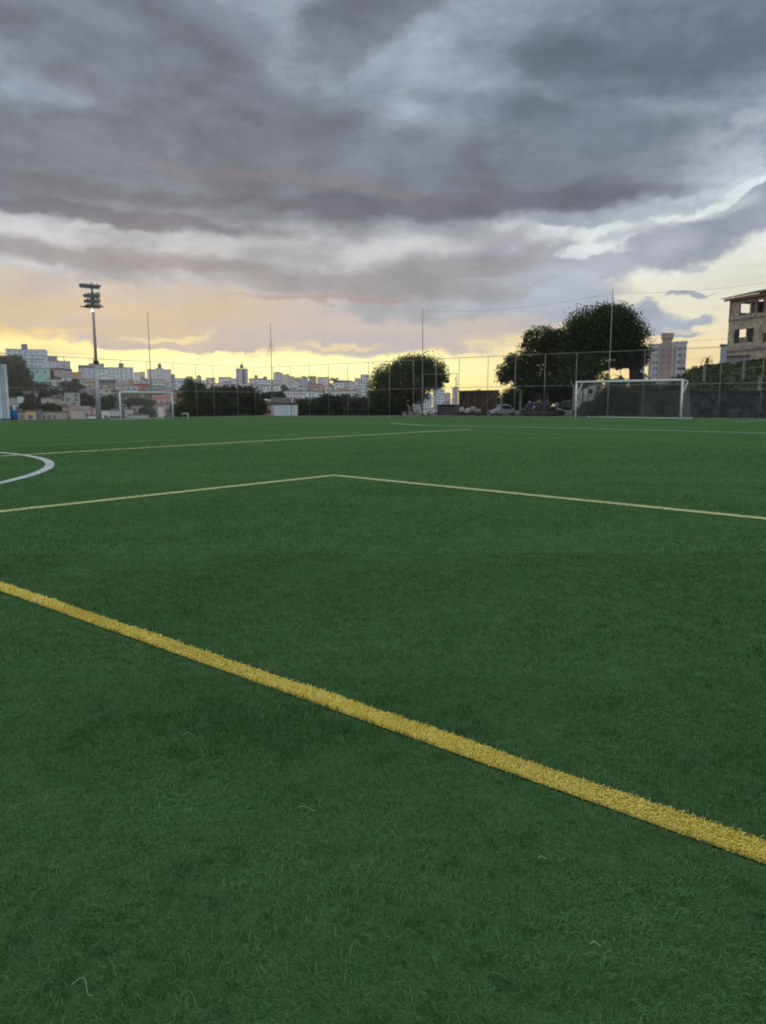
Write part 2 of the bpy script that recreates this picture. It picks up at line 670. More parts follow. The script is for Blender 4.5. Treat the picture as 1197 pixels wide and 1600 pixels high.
TG1, TG2 = (0.080, 0.170, 0.062), (0.112, 0.212, 0.086)
c_a = tmix(tn(0.35, 6, (1, 2.5, 1), 0.6), TG1, TG2)
c_b = tmix(tn(9, 6), (0.052, 0.142, 0.042), c_a, 0.25, 0.6)
c_c = tmix(tn(70, 3, rough=0.7), (0.044, 0.116, 0.038), c_b, 0.28, 0.48)
c_d = tmix(tn(300, 3, rough=0.7), (0.020, 0.048, 0.018), c_c, 0.34, 0.50)
nt.links.new(c_d, bs.inputs['Base Color'])
bp = nt.nodes.new('ShaderNodeBump')
bp.inputs['Strength'].default_value = 0.8
bp.inputs['Distance'].default_value = 0.02
nt.links.new(tn(60, 4, rough=0.7), bp.inputs['Height'])
nt.links.new(bp.outputs[0], bs.inputs['Normal'])

aa = np.concatenate([np.linspace(-1.0, 120, 110)])
bb = np.concatenate([np.linspace(-0.6, 100, 100)])
A_, B_ = np.meshgrid(aa, bb, indexing='ij')
PX_, PY_ = xy(A_, B_)
tag(grid_mesh('artificial_turf', PX_, PY_, pitch_z(PX_, PY_), m_turf), kind='structure', label='green artificial turf of the football pitch')


# ---- line markings: ribbons that follow the turf; (centre points, width)
def ribbon(P, w, closed=False):
    P = np.asarray(P, float)
    d = np.gradient(P, axis=0)
    if closed:
        d = np.roll(P, -1, 0) - np.roll(P, 1, 0)
    d /= np.linalg.norm(d, axis=1)[:, None]
    n = np.stack([-d[:, 1], d[:, 0]], 1)
    return P + n * w / 2, P - n * w / 2


def sub(p, q, step=0.4):
    p, q = np.asarray(p), np.asarray(q)
    n = max(2, int(np.linalg.norm(q - p) / step))
    t = np.linspace(0, 1, n)[:, None]
    return p + (q - p) * t


def line_mat(name, c, c2):
    m = mat(name, c, 0.8, c2, 30.0, 0.6, 90.0, spec=0.15)
    return m


m_yel = line_mat('yellow_turf', (0.52, 0.41, 0.05), (0.42, 0.33, 0.05))
m_pale = line_mat('pale_yellow_turf', (0.60, 0.62, 0.34), (0.48, 0.54, 0.26))
m_wht = line_mat('white_turf', (0.66, 0.70, 0.70), (0.55, 0.60, 0.60))
m_faint = line_mat('worn_white_turf', (0.44, 0.52, 0.44), (0.26, 0.37, 0.26))
m_fainty = line_mat('worn_yellow_turf', (0.30, 0.36, 0.12), (0.17, 0.25, 0.08))
LINES = []      # for the blades: (P, width, which)
lift = [0.004]


def marking(name, pts, w, m, label, closed=False, blades=None):
    L, R = ribbon(pts, w, closed)
    z = lift[0]
    lift[0] += 0.0006
    V_ = np.concatenate([np.c_[L, pitch_z(L[:, 0], L[:, 1]) + z], np.c_[R, pitch_z(R[:, 0], R[:, 1]) + z]])
    n = len(L)
    i = np.arange(n if closed else n - 1)
    j = (i + 1) % n
    f = np.stack([i, i + n, j + n, j], 1)
    o = npmesh(name, V_, f, m)
    tag(o, label, None, None, 'structure')
    if blades:
        LINES.append((np.asarray(pts), w, blades, o))
    return o


def ext(p, q, a, b):
    d = (q - p) / np.linalg.norm(q - p)
    return p - d * a, q + d * b


A0, A1 = ext(gpt(0, 917), gpt(1197, 1335), 6, 1.2)
marking('yellow_line', sub(A0, A1, .1), 0.085, m_yel, 'bright yellow turf line crossing the foreground diagonally', blades='yellow')
Bc = gpt(522, 743)
B0, _ = ext(gpt(0, 800), Bc, 10, 0)
_, C1 = ext(Bc, gpt(1197, 811), 0, 14)
marking('yellow_corner_line', np.concatenate([sub(B0, Bc), sub(Bc, C1)[1:]]), 0.125, m_pale, 'pale yellow turf line turning a right angle beyond the foreground line', blades='pale')
# centre circle through three points of its painted arc
p1, p2, p3 = gpt(0, 707.5), gpt(78, 727), gpt(0, 755)
def circ(p, q, r):
    ax, ay = p; bx, by = q; cx, cy = r
    d = 2 * (ax * (by - cy) + bx * (cy - ay) + cx * (ay - by))
    ux = ((ax * ax + ay * ay) * (by - cy) + (bx * bx + by * by) * (cy - ay) + (cx * cx + cy * cy) * (ay - by)) / d
    uy = ((ax * ax + ay * ay) * (cx - bx) + (bx * bx + by * by) * (ax - cx) + (cx * cx + cy * cy) * (bx - ax)) / d
    return np.array([ux, uy]), math.hypot(ax - ux, ay - uy)
cc, cr = circ(p1, p2, p3)
print('centre circle', cc, cr)
th = np.linspace(0, 2 * math.pi, 200, endpoint=False)
marking('centre_circle', cc + cr * np.c_[np.cos(th), np.sin(th)], 0.13, m_wht, 'white centre circle arc entering the picture at the left edge', closed=True, blades='white')
D0, D1 = ext(gpt(60, 709.5), gpt(735, 671), 14, 0)
marking('far_yellow_line', sub(D0, D1), 0.17, m_pale, 'long pale yellow line from the centre circle towards the right goal')
E0, E1 = ext(gpt(95, 694.5), gpt(560, 676), 8, 0)
marking('worn_yellow_line', sub(E0, E1), 0.10, m_fainty, 'worn faint yellow line just beyond the long pale yellow line')
W0, _ = gpt(612, 661.6), 0
w1, w2, w3 = gpt(662, 665), gpt(898, 669), gpt(1197, 677)
marking('white_penalty_line', np.concatenate([sub(W0, w1), sub(w1, w2)[1:], sub(w2, w3 + (w3 - w2) * .3)[1:]]), 0.17, m_wht, 'white line running across the pitch in front of the right goal')
marking('white_box_line', np.concatenate([sub(gpt(707, 662), gpt(850, 664.5)), sub(gpt(850, 664.5), gpt(1100, 669))[1:]]), 0.09, m_faint, 'thin worn white line close in front of the right goal')
marking('right_yellow_line', sub(gpt(735, 674), gpt(1060, 688)), 0.10, m_fainty, 'faint yellow line starting where the long yellow line ends')
marking('goal_line', sub(gpt(700, 655.2), gpt(1197, 658.5)), 0.14, m_faint, 'worn white goal line under the right goal')
marking('far_white_line', sub(gpt(388, 659.3), gpt(480, 658.6)), 0.20, m_faint, 'short worn white line far off in front of the white shed')
marking('distant_white_line', sub(gpt(500, 660), gpt(604, 661.5)), 0.12, m_faint, 'worn white line joining the white line in front of the right goal')
marking('far_edge_line', sub(gpt(440, 652.4), gpt(520, 652.6)), 0.16, m_faint, 'worn white line at the far edge of the pitch by the fence corner')
marking('pale_dash_line', sub(gpt(366, 666), gpt(440, 668.2)), 0.12, m_fainty, 'faint pale line dash on the far left half of the pitch')
marking('corner_mark', sub(gpt(1150, 660.5), gpt(1197, 656.5)), 0.10, m_faint, 'short worn white mark at the far right edge')


# ---- turf fibres: real blades near the camera, colour by the line they grow in
def blades():
    R = np.random.default_rng(11)
    bands = [(0.55, 2.4, 21000, 0.0013, 3), (2.4, 4.5, 8500, 0.0020, 3), (4.5, 8.5, 2300, 0.0034, 2), (8.5, 20, 560, 0.007, 2)]
    outs = {'green': [], 'yellow': [], 'pale': [], 'white': []}
    for y0, y1, dens, wd, seg in bands:
        hw = 0.60 * y1 + 0.9
        n = int((y1 - y0) * 2 * hw * dens)
        y = R.uniform(y0, y1, n)
        x = R.uniform(-hw, hw, n)
        # extra fibres along the coloured lines
        ex, ey = [], []
        for P, w, nm, _ in LINES:
            for i in range(len(P) - 1):
                if y0 < P[i][1] <= y1:
                    L_ = np.linalg.norm(P[i + 1] - P[i])
                    q = int(L_ * w * dens * 2.5)
                    t = R.random(q)[:, None]
                    dv_ = (P[i + 1] - P[i]) / L_
                    s_ = P[i] + (P[i + 1] - P[i]) * t + np.array([-dv_[1], dv_[0]]) * R.uniform(-w / 2, w / 2, q)[:, None]
                    ex.append(s_[:, 0]); ey.append(s_[:, 1])
        nb = n
        if ex:
            x = np.concatenate([x] + ex); y = np.concatenate([y] + ey)
            n = len(x)
        keep = np.abs(x) < 0.60 * y + 0.7
        if y1 == 20:
            keep &= R.random(n) > nsm(12, 20, y)
        x, y = x[keep], y[keep]
        n = len(x)
        kind = np.zeros(n, int)
        for P, w, nm, _ in LINES:
            k = {'yellow': 1, 'pale': 2, 'white': 3}[nm]
            d = np.full(n, 1e9)
            for i in range(0, len(P) - 1):
                p, q = P[i], P[i + 1]
                if min(p[1], q[1]) > y1 + 1 or max(p[1], q[1]) < y0 - 1:
                    continue
                v = q - p
                t = np.clip(((x - p[0]) * v[0] + (y - p[1]) * v[1]) / (v @ v), 0, 1)
                d = np.minimum(d, np.hypot(x - p[0] - t * v[0], y - p[1] - t * v[1]))
            kind[d < w / 2 + R.normal(0, .002, n)] = k
        L0 = np.where(kind > 0, 0.68, 1.0)
        # nap direction varies in patches
        nap = vnoise(x, y, 3, 0.55) * 5.0 + vnoise(x, y, 4, 0.16) * 3.0
        ang = nap + R.normal(0, 1.0, n)
        lie = 0.45 + 0.65 * vnoise(x, y, 5, 0.22) + R.normal(0, 0.22, n)
        L = L0 * R.uniform(0.015, 0.028, n) * (0.8 + 0.4 * vnoise(x, y, 6, 0.4))
        wdt = wd * R.uniform(0.7, 1.3, n)
        tone = np.clip(0.62 * R.random(n) + 0.38 * vnoise(x, y, 8, 0.05) + 0.40 * vnoise(x, y, 9, 0.7) + 0.2 * vnoise(x, y, 10, 0.2) - 0.30, 0, 1)
        fr = nsm(2.6, 8.0, y)
        tone = 0.46 * fr + tone * (1 - fr) + (tone - 0.46) * 0.55 * fr + 0.05 * fr
        L = L * (1 - 0.28 * fr)
        tone = np.where(R.random(n) < 0.03, 1.25, tone)
        zb = pitch_z(x, y)
        # curved centre line with a sideways curl
        curl = R.normal(0, 2.0, n)
        pts = []
        cx_, cy_, cz_ = x.copy(), y.copy(), zb + 0.002
        el_ = math.pi / 2 - np.clip(lie * 0.5, 0, 1.2)
        a_ = ang.copy()
        pts.append((cx_, cy_, cz_, a_))
        for s_ in range(seg):
            l = L / seg
            cx_ = cx_ + np.cos(el_) * np.cos(a_) * l
            cy_ = cy_ + np.cos(el_) * np.sin(a_) * l
            cz_ = np.maximum(cz_ + np.sin(el_) * l, zb + 0.003)
            el_ = el_ - (0.55 + lie * 0.7) * (2.0 / seg)
            a_ = a_ + curl / seg
            pts.append((cx_, cy_, cz_, a_))
        nv = (seg + 1) * 2
        Vt = np.zeros((n, nv, 3), np.float32)
        for s_, (qx, qy, qz, qa) in enumerate(pts):
            ww = wdt * (0.5 if s_ < seg else 0.22)
            # blade turned partly on its side
            ox, oy = -np.sin(qa) * ww, np.cos(qa) * ww
            Vt[:, 2 * s_, 0], Vt[:, 2 * s_, 1], Vt[:, 2 * s_, 2] = qx - ox, qy - oy, qz
            Vt[:, 2 * s_ + 1, 0], Vt[:, 2 * s_ + 1, 1], Vt[:, 2 * s_ + 1, 2] = qx + ox, qy + oy, qz + ww * 0.5
        fq = np.array([[2 * s_, 2 * s_ + 1, 2 * s_ + 3, 2 * s_ + 2] for s_ in range(seg)])
        for nm, k in (('green', 0), ('yellow', 1), ('pale', 2), ('white', 3)):
            sel = kind == k
            outs[nm].append((Vt[sel].reshape(-1, 3), fq, nv, int(sel.sum()), np.repeat(tone[sel], nv)))
    def join(parts):
        vs, fs, ts, off = [], [], [], 0
        for v, fq, nv, n, t in parts:
            vs.append(v)
            fs.append((np.arange(n)[:, None, None] * nv + fq[None]).reshape(-1, 4) + off)
            ts.append(t)
            off += len(v)
        return np.concatenate(vs), np.concatenate(fs), np.concatenate(ts)
    v, f, t = join(outs['green'])
    print('blade quads', len(f))
    m = leaf_mat('turf_fibre', (0.017, 0.052, 0.015), (0.122, 0.256, 0.092), 0.2, 0.6, 0.08)
    tag(npmesh('turf_grass', v, f, m, tone=t), 'short curly green fibres of the artificial turf', 'grass', None, 'stuff')
    for nm, m, owner in (('yellow', leaf_mat('yellow_fibre', (0.76, 0.61, 0.07), (1.0, 0.90, 0.28), 0.2, .6), 0),
                         ('pale', leaf_mat('pale_fibre', (0.58, 0.58, 0.30), (0.82, 0.82, 0.52), 0.2, .6), 1),
                         ('white', leaf_mat('white_fibre', (0.50, 0.54, 0.54), (0.75, 0.8, 0.8), 0.2, .6), 2)):
        v, f, t = join(outs[nm])
        if len(f):
            o = npmesh('line_fibre', v, f, m, tone=t, parent=LINES[owner][3])
            o['kind'] = 'stuff'


blades()
# loose fibres lying on the turf
m_lf = mat('loose_fibre_mat', (0.30, 0.42, 0.29), 0.6)
LF = [((133, 1570), 0.055, 'curled white loose fibre near the bottom left corner', 2.6),
      ((478, 1285), 0.05, 'pale straight loose fibre below the middle of the yellow line', .4),
      ((296, 1166), 0.045, 'pale bent loose fibre left of centre below the yellow line', 1.6),
      ((265, 921), 0.06, 'pale loose fibre lying just above the yellow line on the left', .3),
      ((847, 1364), 0.022, 'blurred white loose scrap below the right part of the yellow line', .5),
      ((930, 1502), 0.022, 'blurred pale loose scrap near the bottom right corner', .2)]
for (pp, L, lab, cv) in LF:
    L *= 0.75
    g = gpt(*pp)
    a = random.uniform(-.6, .8)
    pts = []
    for i in range(7):
        t = i / 6
        pts.append((g[0] + L * (t - .5) * math.cos(a) - math.sin(a) * math.sin(t * cv * 2) * L * .3, g[1] + L * (t - .5) * math.sin(a) + math.cos(a) * math.sin(t * cv * 2) * L * .3, float(pitch_z(*g)) + 0.032 + .004 * math.sin(t * 5)))
    tag(MB().tube(pts, 0.0005 if L > .026 else 0.0010, 5).build('loose_fibre', m_lf), lab, 'loose fibre', 'loose fibres on the turf')

# ------------------------------------------------------------------ fence
m_galv = mat('weathered_galvanised', lin(148, 150, 148), 0.6, lin(122, 124, 124), 6, 0.1, spec=0.4, metal=0.3)
m_wire = mat('wire', lin(140, 144, 140), 0.6, metal=0.3)
m_conc = mat('concrete', lin(150, 148, 140), 0.9, lin(112, 110, 104), 3, 0.4, 20)
m_white = mat('white_paint', (0.78, 0.80, 0.80), 0.45, (0.62, 0.64, 0.62), 5, 0.05, spec=0.4)
m_net = mat('net_cord', (0.55, 0.56, 0.55), 0.8)
m_dark = mat('dark_steel', lin(62, 62, 66), 0.6, lin(44, 44, 46), 5, 0.1)
m_rack = mat('rack_steel', lin(112, 108, 110), 0.6, lin(90, 88, 90), 5, 0.1)
H_F = 4.6
H_M = 2.28


def fpx(px, left=False):
    """a = distance along the right (or left) fence at which a pixel column meets it"""
    k = (px - CX) / 1167.0
    u = uL if left else uR
    # CO + t u : x = k y
    return (k * CO[1] - CO[0]) / (u[0] - k * u[1])


def fence(name, label, t_posts, u, t0, t1, both=True):
    root = thing(name, (CO[0] + u[0] * t0, CO[1] + u[1] * t0, float(pitch_z(CO[0], CO[1]))), label, 'fence')
    ox, oy, oz = root.location
    def P(t, z):
        x, y = CO[0] + u[0] * t, CO[1] + u[1] * t
        return (x - ox, y - oy, float(pitch_z(x, y)) + z - oz)
    for t in t_posts:
        MB().tube([P(t, -0.3), P(t, H_F)], 0.023, 8).build('post', m_galv, root, True)
    n = 40
    for nm, h, r in (('top_rail', H_F, 0.019), ('middle_rail', H_M, 0.018)):
        MB().tube([P(t0 + (t1 - t0) * i / n, h) for i in range(n + 1)], r, 6).build(nm, m_galv, root, True)
    kb = MB()
    for i in range(n):
        ta, tb = t0 + (t1 - t0) * i / n, t0 + (t1 - t0) * (i + 1) / n
        a0, a1 = Vector(P(ta, -.3)), Vector(P(tb, -.3))
        nn = Vector((-(a1 - a0).y, (a1 - a0).x, 0)).normalized() * .08
        up = Vector((0, 0, .36))
        kb.quad(a0 - nn, a1 - nn, a1 - nn + up, a0 - nn + up)
        kb.quad(a0 - nn + up, a1 - nn + up, a1 + nn + up, a0 + nn + up)
        kb.quad(a0 + nn + up, a1 + nn + up, a1 + nn, a0 + nn)
    kb.build('kerb', m_conc, root)
    # chain link: two families of slanting wires
    s = 0.11
    wv, wf = [], []
    tt = np.arange(t0 - H_F, t1 + H_F, s)
    r = 0.0014
    for sg in (1, -1):
        for t in tt:
            ta, tb, za, zb = t, t + sg * H_F, 0.05, H_F
            lo, hi = t0, t1
            if min(ta, tb) < lo or max(ta, tb) > hi:
                # clip
                def cl(tq):
                    return za + (zb - za) * (tq - ta) / (tb - ta)
                na, nb = min(max(ta, lo), hi), min(max(tb, lo), hi)
                if na == nb: continue
                z_a, z_b = cl(na), cl(nb)
                ta, tb, za2, zb2 = na, nb, z_a, z_b
            else:
                za2, zb2 = za, zb
            p, q = Vector(P(ta, za2)), Vector(P(tb, zb2))
            k = len(wv)
            up = Vector((0, 0, r))
            sd = Vector((u[1], -u[0], 0)) * r
            wv += [p - up, q - up, q + up, p + up, p - sd, q - sd, q + sd, p + sd]
            wf += [(k, k + 1, k + 2, k + 3), (k + 4, k + 5, k + 6, k + 7)]
    npmesh('wire_mesh', np.array([tuple(v) for v in wv]), np.array(wf), m_wire, root)
    return root


posts_r = [fpx(p) for p in (428, 455.5, 484, 513.4, 543.7, 576, 608.7, 645.8, 681, 716.8, 761.5, 804, 850, 898.5, 949, 1004, 1062, 1123)]
posts_r = [0.0] + posts_r
while posts_r[-1] < 75:
    posts_r.append(posts_r[-1] + 2.45)
fence('chain_link_fence', 'tall grey chain link fence behind the right goal, running to the far corner', posts_r, uR, 0, 75)
posts_l = [fpx(p, True) for p in (371.9, 334.6, 307.5, 272.6, 232, 192)]
while posts_l[-1] < 36:
    posts_l.append(posts_l[-1] + 2.45)
fence('chain_link_fence', 'tall grey chain link fence on the left, behind the floodlight mast', posts_l, uL, 0.3, 36)


def at_fence(px, left=False, off=0.0):
    t = fpx(px, left)
    u = uL if left else uR
    o = uL if not left else uR
    x, y = CO[0] + u[0] * t + o[0] * off, CO[1] + u[1] * t + o[1] * off
    return x, y, float(pitch_z(x, y))


def zpx(x, y, py):
    """height of pixel row py at ground position x,y"""
    d = pdir(CX + 1167.0 * x / y, py)
    return CAMH + d[2] / d[1] * y


# ---- tall thin masts for the ball stop net
masts = []
for px, top, left, lab in ((235, 489, True, 'tall thin grey mast behind the left goal'), (427.5, 505, False, 'tall thin grey mast held by two slanting stays'),
                           (661.5, 482, False, 'tall thin grey mast rising over the round tree'), (951, 454, False, 'tall thin grey mast in front of the large dark tree')):
    x, y, z = at_fence(px, left, 0.18)
    h = zpx(x, y, top) - z
    r = thing('net_mast', (x, y, z), lab, 'mast', 'masts along the fence')
    MB().tube([(0, 0, -.2), (0, 0, h * .55), (0, 0, h)], [0.045, 0.036, 0.024], 8).build('pole', m_galv, r, True)
    MB().tube([(0, 0, h - .02), (0, 0, h + .05)], [0.04, 0.02], 8).build('cap', m_dark, r)
    masts.append((x, y, z, h, r))
x, y, z, h, r = masts[1]
zt = zpx(x, y, 534) - z
for pxs in (413.5, 443):
    d = (pxs - 427.5) / 1167.0 * y
    MB().tube([(0, 0, zt), (d * uR[0] * 1.1, d * uR[1] * 1.1, H_F)], 0.014, 5).build('stay', m_galv, r)


def cable(p, q, sag, label, rad=0.006):
    p, q = Vector(p), Vector(q)
    pts = []
    for i in range(25):
        t = i / 24
        v = p.lerp(q, t)
        v.z -= sag * 4 * t * (1 - t)
        pts.append(v)
    tag(MB().tube(pts, rad, 4).build('cable', m_dark), label, 'cable', 'cables between the masts')


mt = [(m[0], m[1], m[2] + m[3] - .15) for m in masts]
cable(mt[2], mt[3], 0.45, 'thin dark cable strung between the two right masts above the trees')
xe, ye, ze = at_fence(1330, False, .18)
cable(mt[3], (xe, ye, ze + 9), 0.5, 'thin dark cable leaving the right mast towards the unfinished building')
p0 = at_fence(-60, True, .18)
cable((mt[0][0], mt[0][1], zpx(mt[0][0], mt[0][1], 549)), (p0[0], p0[1], zpx(p0[0], p0[1], 541)), 0.3, 'thin dark cable on the left passing above the hill houses')
cable((mt[3][0], mt[3][1], 3.9 + 1.3), at(1197, 524, 66), 0.2, 'upper thin dark cable sloping up to the unfinished building', 0.006)
cable((mt[3][0] + 2, mt[3][1] + 4, 3.7), at(1197, 541, 66), 0.2, 'lower thin dark cable running to the unfinished building', 0.006)

# ---- gate frame standing in the fence right of the round tree
x0g, y0g, zg = at_fence(663, False, 0.25)
x1g, y1g, _ = at_fence(716, False, 0.25)
g = thing('gate_frame', (x0g, y0g, zg), 'tall pale metal gate frame standing right of the round tree', 'gate frame')
V1 = Vector((x1g - x0g, y1g - y0g, 0))
hg = zpx(x0g, y0g, 585) - zg
for v in (Vector((0, 0, 0)), V1):
    MB().tube([v, v + Vector((0, 0, hg))], 0.026, 6).build('upright', m_galv, g, True)
MB().tube([Vector((0, 0, hg)), V1 + Vector((0, 0, hg))], 0.022, 6).build('top_bar', m_galv, g, True)
MB().tube([Vector((0, 0, .08)), V1 + Vector((0, 0, .08))], 0.03, 6).build('bottom_bar', m_galv, g, True)
MB().tube([V1 * .96 + Vector((0, 0, .05)), V1 * .96 + Vector((0, 0, hg - .2))], 0.025, 6).build('inner_bar', m_galv, g, True)


# ---- goals
def strands(name, quads, s, parent, r=0.003):
    """netting over bilinear patches"""
    vs, fs = [], []
    for q in quads:
        a, b, c, d = [Vector(p) for p in q]     # a-b bottom, d-c top
        nu = max(2, int((b - a).length / s))
        nv_ = max(2, int((d - a).length / s))
        def pt(u, v):
            return (a.lerp(b, u)).lerp(d.lerp(c, u), v)
        def seg(p, q2):
            dd = (q2 - p).normalized()
            n1 = dd.cross(Vector((0, 0, 1)))
            if n1.length < .1: n1 = dd.cross(Vector((1, 0, 0)))
            n1.normalize()
            n2 = dd.cross(n1).normalized()
            for n in (n1 * r, n2 * r):
                k = len(vs)
                vs.extend([tuple(p - n), tuple(q2 - n), tuple(q2 + n), tuple(p + n)])
                fs.append((k, k + 1, k + 2, k + 3))
        for i in range(nu + 1):
            for j in range(4):
                seg(pt(i / nu, j / 4), pt(i / nu, (j + 1) / 4))
        for j in range(nv_ + 1):
            seg(pt(0, j / nv_), pt(1, j / nv_))
    return npmesh(name, np.array(vs), np.array(fs), m_net, parent)


def goal(loc, dirv, W, H, depth, back, label, rad, brace=True, sag=0.0):
    """loc = left post foot; dirv = unit vector along the goal line; back = unit vector away"""
    g = thing('football_goal', loc, label, 'football goal')
    D, Bk, Z = Vector((*dirv, 0)), Vector((*back, 0)), Vector((0, 0, 1))
    O = Vector((0, 0, 0))
    for k in (0, 1):
        o = O + D * W * k
        MB().tube([o - Z * .1, o + Z * (H + rad * (0 if k else 0))], rad, 12).build('post', m_white, g, True)
    MB().tube([O - D * rad + Z * H, D * (W + rad) + Z * H], rad, 12).build('crossbar', m_white, g, True)
    for k in (0, 1):
        o = D * W * k
        if brace:
            MB().tube([o + Z * (H - .02), o + Bk * .95 + Z * (H - .03)], rad * .5, 8).build('support_arm', m_white, g, True)
            MB().tube([o + Z * (H * .62), o + Bk * .93 + Z * (H - .06)], rad * .5, 8).build('brace', m_white, g, True)
        MB().tube([o + Bk * depth - Z * .05, o + Bk * depth + Z * .12], rad * .5, 6).build('peg', m_white, g, True)
    MB().tube([Bk * depth + Z * .05, Bk * depth + D * W + Z * .05], rad * .45, 6).build('ground_bar', m_white, g, True)
    tb = .95 if brace else .3
    a, b = Bk * depth + Z * .05, D * W + Bk * depth + Z * .05
    t0_, t1_ = Bk * tb + Z * (H - .05), D * W + Bk * tb + Z * (H - .05)
    strands('net', [(a, b, t1_, t0_), (t0_, t1_, D * W + Z * H, Z * H), (O, a, t0_, Z * H), (D * W, b, t1_, D * W + Z * H)], 0.13, g)
    return g


gl = at(899, 652.5, 51.0)
gr = at(1063.5, 654, 46.4)
glp = np.array(gl[:2]); grp = np.array(gr[:2])
dv = (grp - glp); Wg = np.linalg.norm(dv); dv /= Wg
bkv = np.array([-dv[1], dv[0]])
print('goal width', Wg)
goal((glp[0], glp[1], float(pitch_z(*glp))), dv, Wg, 2.44, 2.0, bkv, 'full-size white football goal with net on the right, before the dark hedge', 0.062)
ll = np.array(at(189, 655, 54.0)[:2]); lr = np.array(at(270.5, 654, 57.6)[:2])
dl = lr - ll; Wl = np.linalg.norm(dl); dl /= Wl
bkl = np.array([-dl[1], dl[0]])
print('left goal width', Wl)
goal((ll[0], ll[1], float(pitch_z(*ll))), dl, Wl, 2.02, 1.2, bkl, 'smaller pale goal on the left beside the floodlight mast', 0.05, brace=False)
# tiny training goal
tg = np.array(at(284.5, 652, 59)[:2])
t = thing('training_goal', (tg[0], tg[1], float(pitch_z(*tg))), 'tiny white training goal standing right of the left goal', 'training goal')
MB().tube([(0, 0, .42), (0.48, 0, .42)], 0.03, 6).build('crossbar', m_white, t, True)
MB().tube([(0.48, 0, -.02), (0.48, 0, .45)], 0.03, 6).build('post', m_white, t, True)
MB().tube([(0, 0, .42), (0, .5, 0)], 0.012, 6).build('back_stay', m_white, t, True)

# ---- floodlight mast
fx, fy = at(155, 655, 57.0)[:2]
fz = float(pitch_z(fx, fy))
fl = thing('floodlight_mast', (fx, fy, fz), 'tall grey floodlight mast with stacked lamp racks beside the left goal', 'floodlight mast')
Hf = lambda py: zpx(fx, fy, py) - fz
m_pole = mat('grey_pole', lin(186, 188, 194), 0.6, lin(160, 162, 168), 4, .1, metal=.2)
hm = Hf(566)
MB().tube([(0, 0, -.3), (0, 0, hm)], [0.19, 0.13], 14).build('lower_pole', m_pole, fl, True)
m_pole2 = mat('rusty_pole', lin(204, 186, 176), 0.7, lin(176, 158, 148), 4, .1)
MB().tube([(0, 0, hm), (0, 0, Hf(441))], [0.115, 0.08], 12).build('upper_pole', m_pole2, fl, True)
MB().tube([(0, 0, hm - .12), (0, 0, hm + .12)], 0.2, 14).build('collar', m_dark, fl, True)
m_lens = mat('lamp_glass', (0.25, 0.27, 0.30), 0.15, spec=0.8)
m_house = mat('lamp_housing', lin(118, 112, 116), 0.5, lin(96, 92, 96), 6, spec=.5)
dd = Vector((0.93, -0.36, 0))
nn = Vector((-0.36, -0.93, 0))


def lamp_row(py, x0, x1, n, drop, r=0.105):
    z = Hf(py)
    m = 57.0 / 1167.0
    for qx in (x0 * .55, x1 * .55):
        MB().tube([dd * (qx * m) + Vector((0, .06, z - .28)), dd * (qx * m) + Vector((0, .06, z + .22))], 0.02, 5).build('bracket', m_rack, fl)
    bar = MB().tube([dd * (x0 * m) + Vector((0, 0, z - x0 * drop)), dd * (x1 * m) + Vector((0, 0, z - x1 * drop))], 0.035, 6).build('lamp_rack', m_rack, fl)
    for i in range(n):
        q = x0 + (x1 - x0) * (i + .5) / n
        c = dd * (q * m) + Vector((0, 0, z - q * drop))
        o = MB().tube([c + nn * -.05 + Vector((0, 0, .05)), c + nn * .10 - Vector((0, 0, .02)), c + nn * .26 - Vector((0, 0, .12))], [r * .45, r, r * 1.25], 10).build('floodlight', m_house, fl, False)
        MB().tube([c + nn * .255 - Vector((0, 0, .118)), c + nn * .275 - Vector((0, 0, .13))], r * 1.08, 10).build('lens', m_lens, o)


lamp_row(446, -19, 17.5, 8, 0.006, 0.13)
lamp_row(461, -13, 15.5, 6, 0.004)
lamp_row(469.5, -12, 15.5, 6, 0.004)
lamp_row(477.5, -11, 17, 6, 0.004)
MB().tube([(0, 0, Hf(482)), (0, 0, Hf(457))], 0.10, 8).build('rack_core', m_rack, fl)
for q_ in (-10, -6.5, -3.2, 3.2, 6.5, 10, 13):
    c_ = dd * (q_ * 57 / 1167.0)
    MB().tube([c_ + Vector((0, .05, Hf(480))), c_ + Vector((0, .05, Hf(457)))], 0.035, 5).build('frame_bar', m_rack, fl)
MB().box(-.9, .75, -.25, .25, Hf(479.5), Hf(478.8)).build('service_platform', m_dark, fl)
m_glow = bpy.data.materials.new('lit_lamp')
m_glow.use_nodes = True
m_glow.node_tree.nodes['Principled BSDF'].inputs['Emission Color'].default_value = (1, .95, .86, 1)
m_glow.node_tree.nodes['Principled BSDF'].inputs['Emission Strength'].default_value = 0.9
MB().tube([(0, -.14, Hf(481)), (0, -.14, Hf(487.5))], [0.06, 0.15], 10).build('lit_lamp', m_glow, fl)

# ------------------------------------------------------------------ foliage
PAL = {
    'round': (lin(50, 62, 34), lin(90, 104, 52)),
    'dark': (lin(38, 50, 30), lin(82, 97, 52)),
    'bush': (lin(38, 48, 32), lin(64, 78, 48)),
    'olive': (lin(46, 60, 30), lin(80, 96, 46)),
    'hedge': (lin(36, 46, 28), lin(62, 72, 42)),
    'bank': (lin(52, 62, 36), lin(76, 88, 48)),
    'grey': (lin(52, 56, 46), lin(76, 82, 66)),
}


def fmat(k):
    return leaf_mat('foliage_' + k, PAL[k][0], PAL[k][1], 0.22, 0.6, 0.2)


